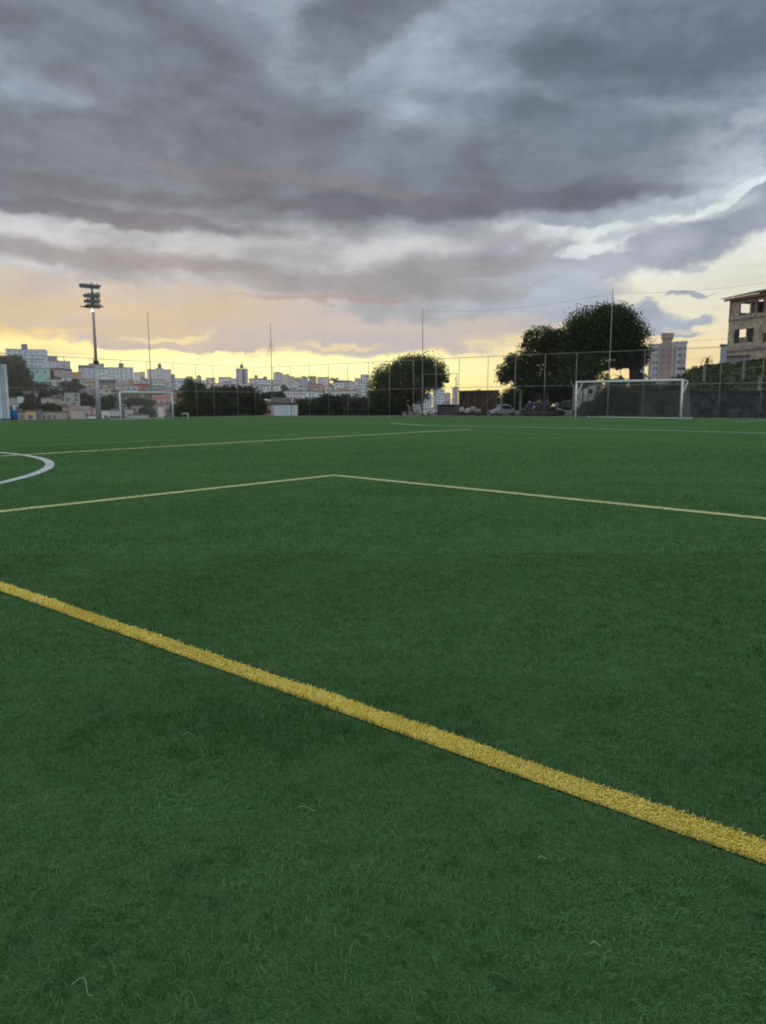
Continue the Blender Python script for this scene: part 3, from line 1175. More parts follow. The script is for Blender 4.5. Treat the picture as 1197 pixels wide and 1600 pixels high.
def leaves(blobs, n, size, seed, clump=14, spread=0.34, shell=0.75):
    """blobs: (x,y,z,rx,ry,rz). Leaf faces gathered in clumps spread through each blob."""
    R = np.random.default_rng(seed)
    B = np.array(blobs, float)
    area = (B[:, 3] * B[:, 5] + B[:, 3] * B[:, 4]) ** 1.0
    cnt = np.maximum(1, (area / area.sum() * n / clump)).astype(int)
    bi = np.repeat(np.arange(len(B)), cnt)
    m = len(bi)
    d = R.normal(0, 1, (m, 3))
    d /= np.linalg.norm(d, axis=1)[:, None]
    rad = np.where(R.random(m) < shell, R.uniform(0.68, 0.97, m), R.uniform(0.2, 0.8, m))
    c = B[bi, :3] + d * rad[:, None] * B[bi, 3:6]
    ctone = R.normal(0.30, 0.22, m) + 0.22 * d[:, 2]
    k = np.repeat(np.arange(m), clump)
    N = len(k)
    sc = np.minimum(B[bi, 3], B[bi, 5])[k] * spread * R.uniform(.5, 1.3, m)[k]
    off = np.clip(R.normal(0, 1, (N, 3)), -1.5, 1.5) * sc[:, None] * np.array([1, 1, .7])
    p = c[k] + off
    u = R.normal(0, 1, (N, 3)); u /= np.linalg.norm(u, axis=1)[:, None]
    w = np.cross(u, R.normal(0, 1, (N, 3))); w /= np.linalg.norm(w, axis=1)[:, None]
    s = size * R.uniform(0.5, 1.4, N)[:, None]
    V_ = np.stack([p - u * s, p - w * s * .45 + u * s * .1, p + u * s, p + w * s * .45 + u * s * .1], 1).reshape(-1, 3)
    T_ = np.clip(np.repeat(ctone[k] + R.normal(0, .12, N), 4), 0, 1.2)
    return V_, np.arange(N * 4).reshape(-1, 4), T_


m_bark = mat('bark', lin(62, 54, 46), 0.95, lin(40, 36, 32), 8, 0.6, 30)
m_lime = mat('limewashed_bark', lin(176, 174, 168), 0.9, lin(120, 118, 112), 8, 0.5, 30)


def px_blobs(Y, L, thick=1.0):
    out = []
    for px, py, rx, ry in L:
        x, y, z = at(px, py, Y)
        m = Y / 1167.0
        out.append((x, Y, z, rx * m, max(rx, ry) * m * thick, ry * m))
    return out


def tree(name, label, cat, Y, base_px, L, n, leaf, pal, seed, group=None, trunk_r=0.15, base_z=None, stems=1, lime=False, fork=None, thick=.9, shell=.75, spread=.34, clump=14, limbs=True):
    bx = at(base_px, 640, Y)[0]
    bz = base_z if base_z is not None else float(terrain_z(bx, Y))
    t = thing(name, (bx, Y, bz), label, cat, group)
    B = [(a - bx, b - Y, c - bz, d, e, f) for a, b, c, d, e, f in px_blobs(Y, L, thick)]
    # spread blobs in depth
    R = np.random.default_rng(seed)
    B = [(b[0], b[1] + R.uniform(-.5, .5) * b[3] * .8, b[2], b[3], b[4], b[5]) for b in B]
    v, f, tn_ = leaves(B, n, leaf, seed, shell=shell, spread=spread, clump=clump)
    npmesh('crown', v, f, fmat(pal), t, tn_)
    low = min(b[2] - b[5] * .4 for b in B)
    tb = MB()
    for s in range(stems):
        ox = (s - (stems - 1) / 2) * trunk_r * 3.2
        fork_ = fork or max(low * .9, .4)
        base = Vector((ox, 0, -.3))
        mid = Vector((ox * 1.4 + trunk_r * .4, .1, fork_ * .55))
        top = Vector((ox * .4, 0, fork_))
        tb.tube([base, mid, top], [trunk_r * 1.25, trunk_r, trunk_r * .85], 10)
        if limbs:
            for i, b in enumerate(B):
                if i % stems == s or stems == 1:
                    c = Vector((b[0], b[1], b[2]))
                    tb.tube([top - Vector((0, 0, .15)), top.lerp(c, .5) + Vector((0, 0, .12 * (c - top).length)), c], [trunk_r * .45, trunk_r * .2, trunk_r * .06], 6)
    o = tb.build('trunk', m_bark, t, True)
    if lime:
        lb = MB()
        for s in range(stems):
            ox = (s - (stems - 1) / 2) * trunk_r * 3.2
            lb.tube([(ox, 0, -.1), (ox * 1.2 + trunk_r * .2, .05, .62)], [trunk_r * 1.32, trunk_r * 1.16], 10)
        lb.build('limewash', m_lime, o, True)
    return t


tree('round_tree', 'broad round dark green tree with whitewashed twin trunk behind the fence', 'tree', 66.5, 637,
     [(640, 592, 40, 28), (668, 578, 26, 22), (612, 592, 26, 24), (596, 606, 20, 22), (588, 626, 14, 15), (620, 622, 30, 18), (650, 615, 20, 18), (684, 588, 14, 14), (692, 595, 8, 10), (646, 570, 30, 14), (672, 600, 18, 10), (606, 630, 20, 10)],
     48000, 0.085, 'round', 21, clump=22, trunk_r=.17, stems=2, lime=True, base_z=-.45)
tree('big_tree', 'airy dark tree with sky showing through its leaves, left of the largest tree', 'tree', 61.0, 838,
     [(845, 530, 28, 18), (862, 545, 26, 26), (830, 552, 22, 20), (800, 580, 22, 18), (790, 588, 13, 12), (820, 575, 24, 16), (850, 580, 30, 26), (838, 600, 30, 14), (870, 602, 24, 16), (876, 560, 18, 30), (812, 598, 14, 8), (800, 562, 12, 10), (876, 530, 14, 16)],
     34000, 0.095, 'dark', 22, thick=.7, trunk_r=.2, base_z=-.5, shell=.8, spread=.26, clump=22)
tree('big_tree', 'largest dark tree, dense domed crown and thick trunk rising behind the right goal', 'tree', 58.0, 988,
     [(935, 510, 42, 30), (905, 520, 22, 22), (960, 505, 32, 26), (985, 530, 24, 26), (945, 538, 50, 24), (905, 560, 28, 28), (900, 590, 26, 16), (918, 578, 24, 20), (918, 556, 24, 18), (1002, 556, 13, 16), (994, 560, 14, 20), (1000, 590, 9, 9), (946, 574, 9, 5), (974, 571, 7, 5), (962, 568, 12, 4), (953, 490, 22, 12), (893, 600, 18, 10), (975, 550, 22, 13)],
     80000, 0.09, 'dark', 23, clump=22, thick=.6, fork=4.2, trunk_r=.46, base_z=-.3, shell=.72, limbs=True)
# trees and bushes close beyond the fence corner
BT = 'trees beyond the fence corner'
tree('broad_tree', 'olive green bushy tree directly right of the left goal', 'tree', 84, 305, [(305, 622, 28, 22), (292, 640, 22, 14), (300, 606, 14, 12), (322, 634, 24, 18), (338, 642, 14, 12)], 9000, 0.16, 'olive', 31, BT, base_z=-3.5)
tree('broad_tree', 'wide dark tree mass between the olive tree and the satellite dish', 'tree', 82, 362, [(345, 622, 24, 16), (365, 618, 24, 14), (385, 620, 24, 16), (360, 636, 36, 16), (395, 632, 17, 20), (334, 636, 14, 14), (405, 640, 10, 12)], 13000, 0.16, 'bush', 32, BT, base_z=-3.5)
tree('broad_tree', 'small dark flat-topped tree behind the satellite dish', 'tree', 120, 428, [(420, 619, 12, 7), (432, 618, 12, 7), (438, 622, 8, 6), (424, 628, 14, 8)], 3500, 0.2, 'bush', 33, BT, base_z=-6)
tree('broad_tree', 'rounded dark bush right beside the white shed', 'tree', 80, 477, [(477, 636, 15, 13), (470, 643, 10, 9), (486, 642, 9, 9)], 4500, 0.15, 'bush', 34, BT, base_z=-3)
tree('broad_tree', 'dark green tree, second from the white shed', 'tree', 82, 502, [(498, 636, 14, 13), (510, 628, 12, 12), (506, 643, 16, 9)], 5000, 0.15, 'bush', 35, BT, base_z=-3)
tree('broad_tree', 'dark tree midway between the white shed and the round tree', 'tree', 84, 532, [(530, 632, 16, 13), (541, 628, 10, 11), (535, 643, 18, 8)], 5000, 0.15, 'bush', 36, BT, base_z=-3)
tree('broad_tree', 'dark bluish tree just left of the round tree', 'tree', 80, 560, [(556, 633, 14, 14), (570, 641, 12, 9), (549, 642, 12, 9), (566, 630, 8, 9)], 4500, 0.15, 'grey', 37, BT, base_z=-3)
# trees among the houses
CT = 'trees among the hillside houses'
def ctree(label, px, L, n, leaf, pal, seed, ybase):
    x, y, z = hit(px, ybase)
    return tree('hillside_tree', label, 'tree', y, px, L, n, leaf, pal, seed, CT, base_z=z, limbs=False, trunk_r=.4)
ctree('dark tree left of the left goal, right of the floodlight mast', 172, [(166, 630, 9, 10), (177, 628, 9, 11), (170, 639, 12, 7)], 2500, .7, 'bush', 41, 646)
ctree('long dark tree seen through the left goal', 214, [(208, 628, 14, 7), (224, 629, 13, 7), (216, 634, 18, 6), (236, 630, 6, 5)], 2500, .7, 'bush', 42, 642)
ctree('low dark bush seen inside the left goal, near its right half', 230, [(226, 642, 10, 5), (236, 644, 9, 4)], 1500, .5, 'grey', 43, 650)
ctree('dark brown tree above the pink house', 296, [(294, 600, 9, 9), (302, 608, 11, 8), (310, 614, 8, 8)], 2500, .8, 'hedge', 44, 618)
ctree('dark tree between the small white house and the orange-roofed house', 118, [(114, 601, 8, 8), (122, 607, 9, 6), (108, 607, 7, 5)], 1800, .9, 'grey', 45, 612)
ctree('dark bush under the beige houses on the lower left hill', 76, [(66, 638, 12, 6), (82, 637, 14, 6), (94, 640, 8, 5)], 2200, .6, 'bush', 46, 644)
ctree('dark tree patch right of the tall grey concrete house', 134, [(130, 622, 8, 8), (140, 626, 9, 8), (134, 632, 12, 5)], 2000, .7, 'hedge', 47, 634)
ctree('small tree under the stepped white terrace rows', 446, [(443, 606, 4, 5), (447, 609, 4, 4)], 700, .8, 'grey', 48, 615)
ctree('dark tree on the crest between ridge block and blue-roofed house', 519, [(515, 593, 8, 3), (524, 596, 6, 6), (508, 600, 12, 3)], 1500, .9, 'hedge', 49, 603)
ctree('dark tree on the skyline right of the cream apartment pair', 466, [(463, 591, 6, 2), (474, 590, 7, 2.5), (486, 589, 9, 2)], 900, .8, 'hedge', 50, 596)
ctree('dark tree beside the towers right of the round tree', 671, [(671, 618, 5, 6), (676, 626, 5, 6)], 900, .6, 'grey', 51, 636)
ctree('bare olive tree before the lilac brown towers', 700, [(698, 632, 7, 6), (704, 636, 6, 5)], 900, .5, 'hedge', 52, 642)
# wooded slope on the far left
def stuff(name, blobs, n, leaf, pal, label, seed, shell=.8):
    v, f, tn_ = leaves(blobs, n, leaf, seed, shell=shell)
    return tag(npmesh(name, v, f, fmat(pal), tone=tn_), label, None, None, 'stuff')
bl = []
for px, py, rx, ry in [(6, 572, 14, 14), (22, 570, 14, 12), (32, 585, 12, 14), (14, 592, 18, 16), (30, 604, 22, 12), (50, 610, 20, 8), (70, 606, 10, 6), (60, 616, 18, 5), (88, 614, 12, 6), (100, 604, 6, 8), (48, 634, 12, 8), (44, 624, 14, 7), (20, 614, 14, 8), (76, 585, 6, 8)]:
    x, y, z = hit(px, min(py + ry, 650))
    m = y / 1167.0
    bl.append((*at(px, py, y), rx * m, rx * m, ry * m))
stuff('hillside_woodland', bl, 26000, .9, 'hedge', 'dark woodland covering the steep slope on the far left hill', 61)

# hedge and creepers behind the right goal
HG = 'dark bushes behind the right goal'
for i, (px, L, Y, lab, pal) in enumerate([
    (955, [(950, 622, 20, 22), (940, 636, 16, 14), (968, 630, 16, 22), (966, 600, 12, 8)], 55.2, 'dark overgrown bush behind the left half of the right goal', 'hedge'),
    (1012, [(1008, 618, 22, 22), (1024, 628, 18, 22), (1000, 636, 18, 16)], 53.8, 'dark overgrown bush behind the middle of the right goal', 'hedge'),
    (985, [(984, 622, 20, 20), (992, 634, 18, 16), (976, 640, 14, 10)], 56.0, 'dark overgrown bush around the thick trunk behind the right goal', 'hedge'),
    (1052, [(1048, 622, 18, 22), (1060, 634, 12, 18), (1038, 636, 14, 14)], 52.4, 'dark overgrown bush behind the right post of the right goal', 'hedge'),
    (924, [(922, 640, 14, 11), (910, 645, 12, 7)], 54.5, 'low dark bush before the white building behind the goal', 'hedge')]):
    x = at(px, 640, Y)[0]
    tree('bush', lab, 'bush', Y, px, L, 12000, .085, pal, 70 + i, HG, trunk_r=.06, base_z=-.3, thick=.5)
# low weeds along the foot of the fence
wb = []
R0 = np.random.default_rng(5)
for a in np.arange(18.5, 33, .45):
    x, y = xy(a, -R0.uniform(.5, 1.4))
    wb.append((x, y, -.25 + R0.uniform(0, .12), R0.uniform(.3, .6), .4, R0.uniform(.15, .42)))
for a in np.arange(36, 60, .5):
    x, y = xy(a, -R0.uniform(.3, .55))
    wb.append((x, y, -.25 + R0.uniform(0, .1), R0.uniform(.3, .5), .2, R0.uniform(.15, .35)))
stuff('weeds', wb, 16000, .06, 'hedge', 'low dark weeds growing along the foot of the right fence', 81)
eb = []
for i in range(1500):
    a = R0.uniform(35.5, 62); b = -R0.uniform(1.6, 30)
    x, y = xy(a, b)
    eb.append((x, y, float(terrain_z(x, y)) + .05, R0.uniform(.25, .7), R0.uniform(.25, .7), R0.uniform(.04, .16)))
stuff('bank_grass', eb, 90000, .09, 'bank', 'rough olive grass covering the bank above the stone wall', 82)

# ------------------------------------------------------------------ right side
m_stone = mat('stained_stone', lin(84, 84, 90), 0.95, lin(50, 52, 52), 1.6, 0.8, 9, detail=9, lo=.36, hi=.64)
m_coping = mat('coping', lin(70, 76, 62), 0.95, lin(50, 56, 42), 3, .4)
x0w, y0w = xy(36.2, -1.3)
w = thing('retaining_wall', (x0w, y0w, -.3), 'dark stained stone wall right of the right goal', 'wall')
Lw = 42
ang = math.atan2(uR[1], uR[0])
w.rotation_euler = (0, 0, ang)
mb = MB()
# blocks with small uneven faces
R1 = random.Random(4)
zc = 0.0
row = 0
while zc < 1.92:
    hh = R1.uniform(.26, .36)
    xx = -R1.uniform(0, .5)
    while xx < Lw:
        ww = R1.uniform(.35, .8)
        mb.box(xx + .012, xx + ww - .012, -.02 - R1.uniform(0, .05), .5, zc + .01, min(zc + hh, 1.95) - .008)
        xx += ww
    zc += hh
mb.build('stonework', m_stone, w)
MB().box(-.3, Lw, .03, .48, -.3, 1.93).build('mortar', m_coping, w)
MB().box(-.35, Lw + .1, -.12, .56, 1.955, 2.05).build('coping', m_coping, w)
# concrete posts on the bank
PG = 'concrete posts on the grass bank'
for px, top, bot, lab in ((1163, 560, 599, 'pale concrete post on the bank before the unfinished building'), (1101, 573, 600, 'short pale concrete post on the bank before the brown shed'), (1187, 590, 612, 'small leaning concrete post at the right edge of the bank')):
    Y = 52.5 + (6 if px < 1180 else -2)
    x, y, zt = at(px, top, Y)
    zb = at(px, bot, Y)[2]
    o = thing('concrete_post', (x, Y, zb - .3), lab, 'concrete post', PG)
    MB().box(-.085, .085, -.085, .085, -.6, zt - zb + .3).build('shaft', m_conc, o, bevel=.015)
    MB().box(-.10, .10, -.10, .10, zt - zb + .3, zt - zb + .36).build('cap', m_conc, o)

# unfinished building
def add_bricks(m, sx, sy, mortar, amt=1.0):
    nt = m.node_tree
    bs = nt.nodes['Principled BSDF']
    src = bs.inputs['Base Color'].links[0].from_socket
    tc_ = nt.nodes.new('ShaderNodeTexCoord')
    sp_ = nt.nodes.new('ShaderNodeSeparateXYZ')
    nt.links.new(tc_.outputs['Object'], sp_.inputs[0])
    ad = nt.nodes.new('ShaderNodeMath')
    nt.links.new(sp_.outputs[0], ad.inputs[0]); nt.links.new(sp_.outputs[1], ad.inputs[1])
    cb = nt.nodes.new('ShaderNodeCombineXYZ')
    nt.links.new(ad.outputs[0], cb.inputs[0]); nt.links.new(sp_.outputs[2], cb.inputs[1])
    br = nt.nodes.new('ShaderNodeTexBrick')
    br.inputs['Scale'].default_value = 1.0
    br.inputs['Brick Width'].default_value = sx
    br.inputs['Row Height'].default_value = sy
    br.inputs['Mortar Size'].default_value = .02
    br.inputs['Color1'].default_value = (1, 1, 1, 1)
    br.inputs['Color2'].default_value = (.72, .70, .68, 1)
    br.inputs['Mortar'].default_value = (*mortar, 1)
    nt.links.new(cb.outputs[0], br.inputs['Vector'])
    mu = nt.nodes.new('ShaderNodeMix'); mu.data_type = 'RGBA'; mu.blend_type = 'MULTIPLY'
    mu.inputs[0].default_value = amt
    nt.links.new(src, mu.inputs[6]); nt.links.new(br.outputs[0], mu.inputs[7])
    nt.links.new(mu.outputs[2], bs.inputs['Base Color'])
m_block = mat('raw_block', lin(214, 198, 180), 0.95, lin(168, 154, 142), 1.3, .5, 14, detail=8)
m_slab = mat('raw_concrete', lin(150, 140, 130), 0.95, lin(112, 104, 98), 2.0, .4, 14)
add_bricks(m_block, .42, .21, (.6, .58, .56))
m_in = mat('brick_inside', lin(150, 92, 60), 0.9, lin(96, 60, 44), 2.5, .4, 12)
m_eave = mat('eave_wood', lin(176, 128, 96), 0.8, lin(130, 92, 70), 3)
m_roofd = mat('fibre_roof', lin(76, 74, 76), 0.9, lin(58, 56, 58), 3, .2)
Yb = 77.0
bx0 = at(1135, 560, Yb)[0]
d1 = Vector((1.5, -4.4, 0)).normalized()
zb0 = at(1138, 592, Yb)[2]
ub = thing('unfinished_building', (bx0, Yb, zb0), 'unplastered three-storey block building with open top floor at right edge', 'building', rz=math.atan2(d1.y, d1.x))
# local x along facade (to the right/near), local y away behind (+), z up
zz = lambda py, s=0.0: at(1150, py, Yb - s * .946)[2] - zb0
W_B, D_B = 11.0, 7.5
zf1, zf2, ztop = zz(548), zz(500), zz(468)


def wall_open(name, x0, x1, z0, z1, y0, y1, holes, m, parent):
    """a wall slab with rectangular openings (x0,x1,z0,z1)"""
    xs = sorted({x0, x1, *[h[0] for h in holes], *[h[1] for h in holes]})
    b = MB()
    for i in range(len(xs) - 1):
        a, c = xs[i], xs[i + 1]
        hs = sorted([(h[2], h[3]) for h in holes if h[0] <= a + 1e-6 and h[1] >= c - 1e-6])
        z = z0
        for h0, h1 in hs:
            if h0 > z: b.box(a, c, y0, y1, z, h0)
            z = h1
        if z < z1: b.box(a, c, y0, y1, z, z1)
    return b.build(name, m, parent)


SPX = lambda px: ((px - 1138.5) / 1167.0 * Yb) / (d1.x + 0.487 * 0.946)   # facade metre at a pixel column
h2 = [(SPX(1148), SPX(1177.5), zz(535.5, 2), zz(514, 2)), (SPX(1191), SPX(1200), zz(536, 4), zz(521, 4)), (8.4, 10.2, zz(536, 4), zz(521, 4))]
htop = [(SPX(1154), SPX(1169.5), zz(491.5, 2), zz(472.5, 2)), (SPX(1172), SPX(1177), zz(489, 3), zz(471, 3)), (SPX(1180), SPX(1191), zz(489.5, 3.5), zz(469, 3.5)), (SPX(1192.5), 9.8, zz(488, 5), zz(468, 5))]
wall_open('front_wall', 0, W_B, -3, ztop - .02, 0, .18, [(a, b_, c, d) for a, b_, c, d in h2 + htop], m_block, ub)
wall_open('back_wall', .18, W_B - .18, -3, ztop - .03, D_B - .18, D_B, [(0.4, 5.6, zf2 + .3, ztop - .45), (1.0, 3.4, zf1 + 1.0, zf1 + 2.3)], m_block, ub)
lw = MB()
for (ya, yb_, za_, zb_) in ((.182, D_B - .182, -3, zf1 + 1.2), (.182, 1.3, zf1 + 1.2, zf2 - .3), (2.3, D_B - .182, zf1 + 1.2, zf2 - .3), (.182, D_B - .182, zf2 - .3, zf2 + .75), (.182, .7, zf2 + .75, ztop - .35), (2.9, D_B - .182, zf2 + .75, ztop - .35), (.182, D_B - .182, ztop - .35, ztop - .03)):
    lw.box(0, .18, ya, yb_, za_, zb_)
lw.build('left_wall', m_block, ub)
MB().box(W_B - .18, W_B, .182, D_B - .182, -3, ztop - .03).build('right_wall', m_block, ub)
wall_open('inner_wall', 4.0, 4.15, zf2 + .12, ztop - .05, .2, D_B - .2, [], m_in, ub)
wall_open('inner_wall', 2.1, 2.25, zf1 + .12, zf2 - .05, 1.5, D_B - .2, [], m_in, ub)
for z in (zf1, zf2):
    MB().box(-.04, W_B + .04, -.045, D_B + .03, z - .22, z).build('floor_slab', m_slab, ub)
MB().box(4.2, W_B - .3, 2.6, 2.75, zf2 + .05, ztop - .1).build('brick_partition', m_in, ub)
# pillars standing a little proud
for s in (0.0, SPX(1170.5), SPX(1178), W_B - .22):
    MB().box(s + .003, s + .17, -.03, .15, zf2 + .01, ztop).build('pillar', m_slab, ub)
# roof: thin dark sheet, low pitch, with pale eave board
rf = MB()
MZ = ztop
rf.quad((-.55, -.7, MZ + .12), (W_B + .5, -.7, MZ + .12), (W_B + .5, D_B / 2, MZ + 1.1), (-.55, D_B / 2, MZ + 1.1))
rf.quad((-.55, D_B + .7, MZ + .12), (-.55, D_B / 2, MZ + 1.1), (W_B + .5, D_B / 2, MZ + 1.1), (W_B + .5, D_B + .7, MZ + .12))
rf.quad((-.55, -.7, MZ + .04), (-.55, D_B / 2, MZ + 1.02), (W_B + .5, D_B / 2, MZ + 1.02), (W_B + .5, -.7, MZ + .04))
rf.quad((-.55, D_B + .7, MZ + .04), (W_B + .5, D_B + .7, MZ + .04), (W_B + .5, D_B / 2, MZ + 1.02), (-.55, D_B / 2, MZ + 1.02))
rf.quad((-.55, -.7, MZ + .04), (W_B + .5, -.7, MZ + .04), (W_B + .5, -.7, MZ + .12), (-.55, -.7, MZ + .12))
rf.quad((-.55, -.7, MZ + .04), (-.55, -.7, MZ + .12), (-.55, D_B / 2, MZ + 1.1), (-.55, D_B / 2, MZ + 1.02))
roof = rf.build('roof', m_roofd, ub)
MB().box(-.3, W_B + .2, -.5, -.45, MZ - .22, MZ + .03).build('eave_board', m_eave, roof)
m_glass = mat('window_glass', (0.03, 0.035, 0.04), 0.2, (0.02, 0.02, 0.025), 2, spec=.6)
a0, a1, c0, c1 = h2[0]
for q0, q1 in ((a0 + .02, a0 + .62), (a1 - .75, a1 - .02)):
    MB().box(q0, q1, .06, .10, c0 + .02, c1 - .02).build('shutter', m_dark, ub)
MB().box(a0 + .64, a1 - .77, .08, .11, c0 + .02, c0 + .55).build('window_board', m_slab, ub)
MB().box(h2[1][0] + .02, h2[1][1] - .02, .09, .11, h2[1][2] + .02, h2[1][3] - .02).build('window_pane', m_glass, ub)
# grey plastered block left of it, low wall and brown shed
def shed(name, px0, px1, top, bot, Y, label, cat, c, c2=None, roofc=None, depth=None, over=.12, group=None, par=True):
    x0, _, zt = at(px0, top, Y); x1, _, zb = at(px1, bot, Y)
    zg = min(zb, float(terrain_z((x0 + x1) / 2, Y))) if bot > 0 else zb
    cxm = (x0 + x1) / 2
    az_ = math.atan2(cxm, Y)
    o = thing(name, (cxm, Y, zb), label, cat, group, rz=-az_)
    w_ = (x1 - x0) / 2
    d_ = depth or (x1 - x0)
    MB().box(-w_, w_, 0, d_, min(0, zg - zb) - .6, zt - zb).build('walls', mat(name + '_wall_%d' % px0, tuple(min(.86, v * 1.6) for v in lin(c)), .9, tuple(min(.8, v * 1.6) for v in lin(c2 or tuple(v * .9 for v in c))), .8, .2, 8), o)
    MB().box(-w_ - over, w_ + over, -over, d_ + over, zt - zb, zt - zb + .16).build('roof', mat(name + '_roof_%d' % px0, lin(roofc or tuple(v * .7 for v in c)), .9), o)
    return o, w_, d_, zt - zb


shed('grey_annex', 1127, 1140, 540, 571, 90, 'narrow pale blue-grey annex left of the unfinished building', 'annex', (138, 146, 160))
shed('brown_shed', 1103, 1128, 571, 588, 84, 'low brown flat-roofed shed on the bank', 'shed', (126, 112, 98))
# low block wall under the unfinished building
o_, w_, d_, h_ = shed('block_wall', 1137, 1168, 558, 574, 71, 'low grey block wall below the unfinished building', 'wall', (112, 108, 104), depth=.3, over=.05)
# palm-like plant
pm = at(1104, 584, 80)
pl = thing('palm_plant', (pm[0], 80, pm[2] - .6), 'spiky drooping palm-like plant beside the brown shed', 'plant')
m_palm = mat('palm_leaf', lin(96, 98, 48), .7, lin(70, 76, 40), 5)
hp = at(1103, 558, 80)[2] - pm[2] + .6
MB().tube([(0, 0, -.3), (.05, 0, hp * .6), (0, 0, hp * .85)], [.12, .09, .07], 8).build('trunk', m_bark, pl, True)
for i in range(22):
    a = i * 2.399
    fb = MB()
    Lf = 1.0 + .5 * ((i * 7) % 5) / 5
    prev = None
    el_ = 1.25 - .06 * i
    p = Vector((0, 0, hp * .85))
    wv_ = Vector((-math.sin(a), math.cos(a), 0)) * .07
    for k in range(7):
        q = p + Vector((math.cos(a) * math.cos(el_), math.sin(a) * math.cos(el_), math.sin(el_))) * Lf / 7
        fb.quad(p - wv_ * (1 - k / 7.5), q - wv_ * (1 - (k + 1) / 7.5), q + wv_ * (1 - (k + 1) / 7.5), p + wv_ * (1 - k / 7.5))
        p = q
        el_ -= .38
    fb.build('frond', m_palm, pl)
for i, (px, py) in enumerate(((1072, 577), (1079, 575), (1092, 578))):
    q = at(px, 592, 78)
    hq = at(px, py - 6, 78)[2] - q[2]
    o = thing('thin_plant', (q[0], 78, q[2] - .2), ('thin curling dry plant nearest the water tower building', 'thin curling dry plant in the middle of the bank crest', 'thin dry plant touching the palm-like plant')[i], 'plant', 'dry plants on the bank crest')
    sgn = (-1, 1, 1)[i]
    MB().tube([(0, 0, -.3), (.05 * sgn, 0, hq * .5), (.25 * sgn, 0, hq * .92), (.62 * sgn, 0, hq), (.85 * sgn, 0, hq * .75)], [.04, .03, .03, .025, .02], 5).build('stem', m_bark, o, True)
    v, f, tn_ = leaves([(.4 * sgn, 0, hq * .9, .35, .2, .16)], 160, .07, 90 + i)
    npmesh('foliage', v, f, fmat('olive'), o, tn_)

# water tower apartment block
m_ap1 = mat('apartment_pale', lin(206, 200, 204), .9, lin(186, 182, 186), .1, spec=.2)
m_ap2 = mat('apartment_rose', lin(168, 148, 142), .9, lin(150, 132, 128), .1, spec=.2)
Ya = 300.0
m_ = Ya / 1167.0
xa, _, za = at(1040, 640, Ya)
az_ = math.atan2(xa, Ya)
apb = thing('apartment_block', (xa, Ya, za), 'pale and rose apartment block topped by a flared water tower', 'building', rz=-az_)
zq = lambda py: at(1040, py, Ya)[2] - za
X = lambda px: (px - 1040) * m_
MB().box(X(1011), X(1027), 0, 12, -6, zq(538)).build('left_wing', m_ap1, apb)
MB().box(X(1027.3), X(1045), -1.2, 12, -6, zq(536)).build('rose_core', m_ap2, apb)
MB().box(X(1045.3), X(1065.5), 0, 12, -6, zq(535.5)).build('right_wing', m_ap1, apb)
MB().box(X(1010), X(1027.1), -.3, 12.3, zq(538) + .01, zq(536.8)).build('parapet', m_ap2, apb)
MB().box(X(1045.2), X(1066.5), -.3, 12.3, zq(535.5) + .01, zq(534)).build('parapet', m_ap1, apb)
MB().box(X(1013), X(1015), -.15, 0, 0, zq(541)).build('wall_strip', m_ap2, apb)
MB().box(X(1048), X(1051), -.15, 0, 0, zq(541)).build('wall_strip', m_ap2, apb)
MB().box(X(1058.5), X(1059.5), -.15, 0, 0, zq(538)).build('wall_strip', m_ap2, apb)
tw = MB()
cx_ = X(1036.8)
def sq(z, h): return [(cx_ - h, 4 - h, z), (cx_ + h, 4 - h, z), (cx_ + h, 4 + h, z), (cx_ - h, 4 + h, z)]
lv = [(zq(536) + .01, 7 * m_), (zq(530.5), 7 * m_), (zq(528), 8.9 * m_), (zq(519.5), 9.3 * m_)]
for (za_, ha), (zb_, hb) in zip(lv[:-1], lv[1:]):
    p, q = sq(za_, ha), sq(zb_, hb)
    for i in range(4):
        tw.quad(p[i], p[(i + 1) % 4], q[(i + 1) % 4], q[i])
tw.quad(*sq(lv[-1][0], lv[-1][1]))
tw.build('water_tower', m_ap2, apb)
for r_ in range(5):
    for px in (1018.5, 1022.5, 1053.5, 1056, 1062):
        z = zq(543 + r_ * 10.2)
        MB().box(X(px), X(px + 1.7), -.12, .1, z - 1.2, z).build('window', m_glass, apb)
for px in (1031, 1041):
    for r_ in range(4):
        z = zq(545 + r_ * 10.2)
        MB().box(X(px), X(px + 1.2), -1.3, -1.1, z - .9, z).build('window', m_glass, apb)

# white building behind the goal, small blue-white box behind the tree
o, w_, d_, h_ = shed('white_building', 903, 937, 600, 640, 72, 'dirty white building with dark openings behind the left end of right goal', 'building', (168, 166, 160), (120, 118, 114))
for q0, q1, z0, z1 in ((-.62, -.5, .5, h_ - .15), (-.1, .35, h_ - .95, h_ - .45), (.75, .85, .7, h_ - .1), (-.1, .0, .6, h_ - .96)):
    MB().box(q0, q1, -.03, .05, z0, z1).build('dark_opening', m_dark, o)
shed('small_house', 991, 1004, 577, 600, 110, 'small blue and white house showing behind the largest trunk', 'house', (150, 160, 178))
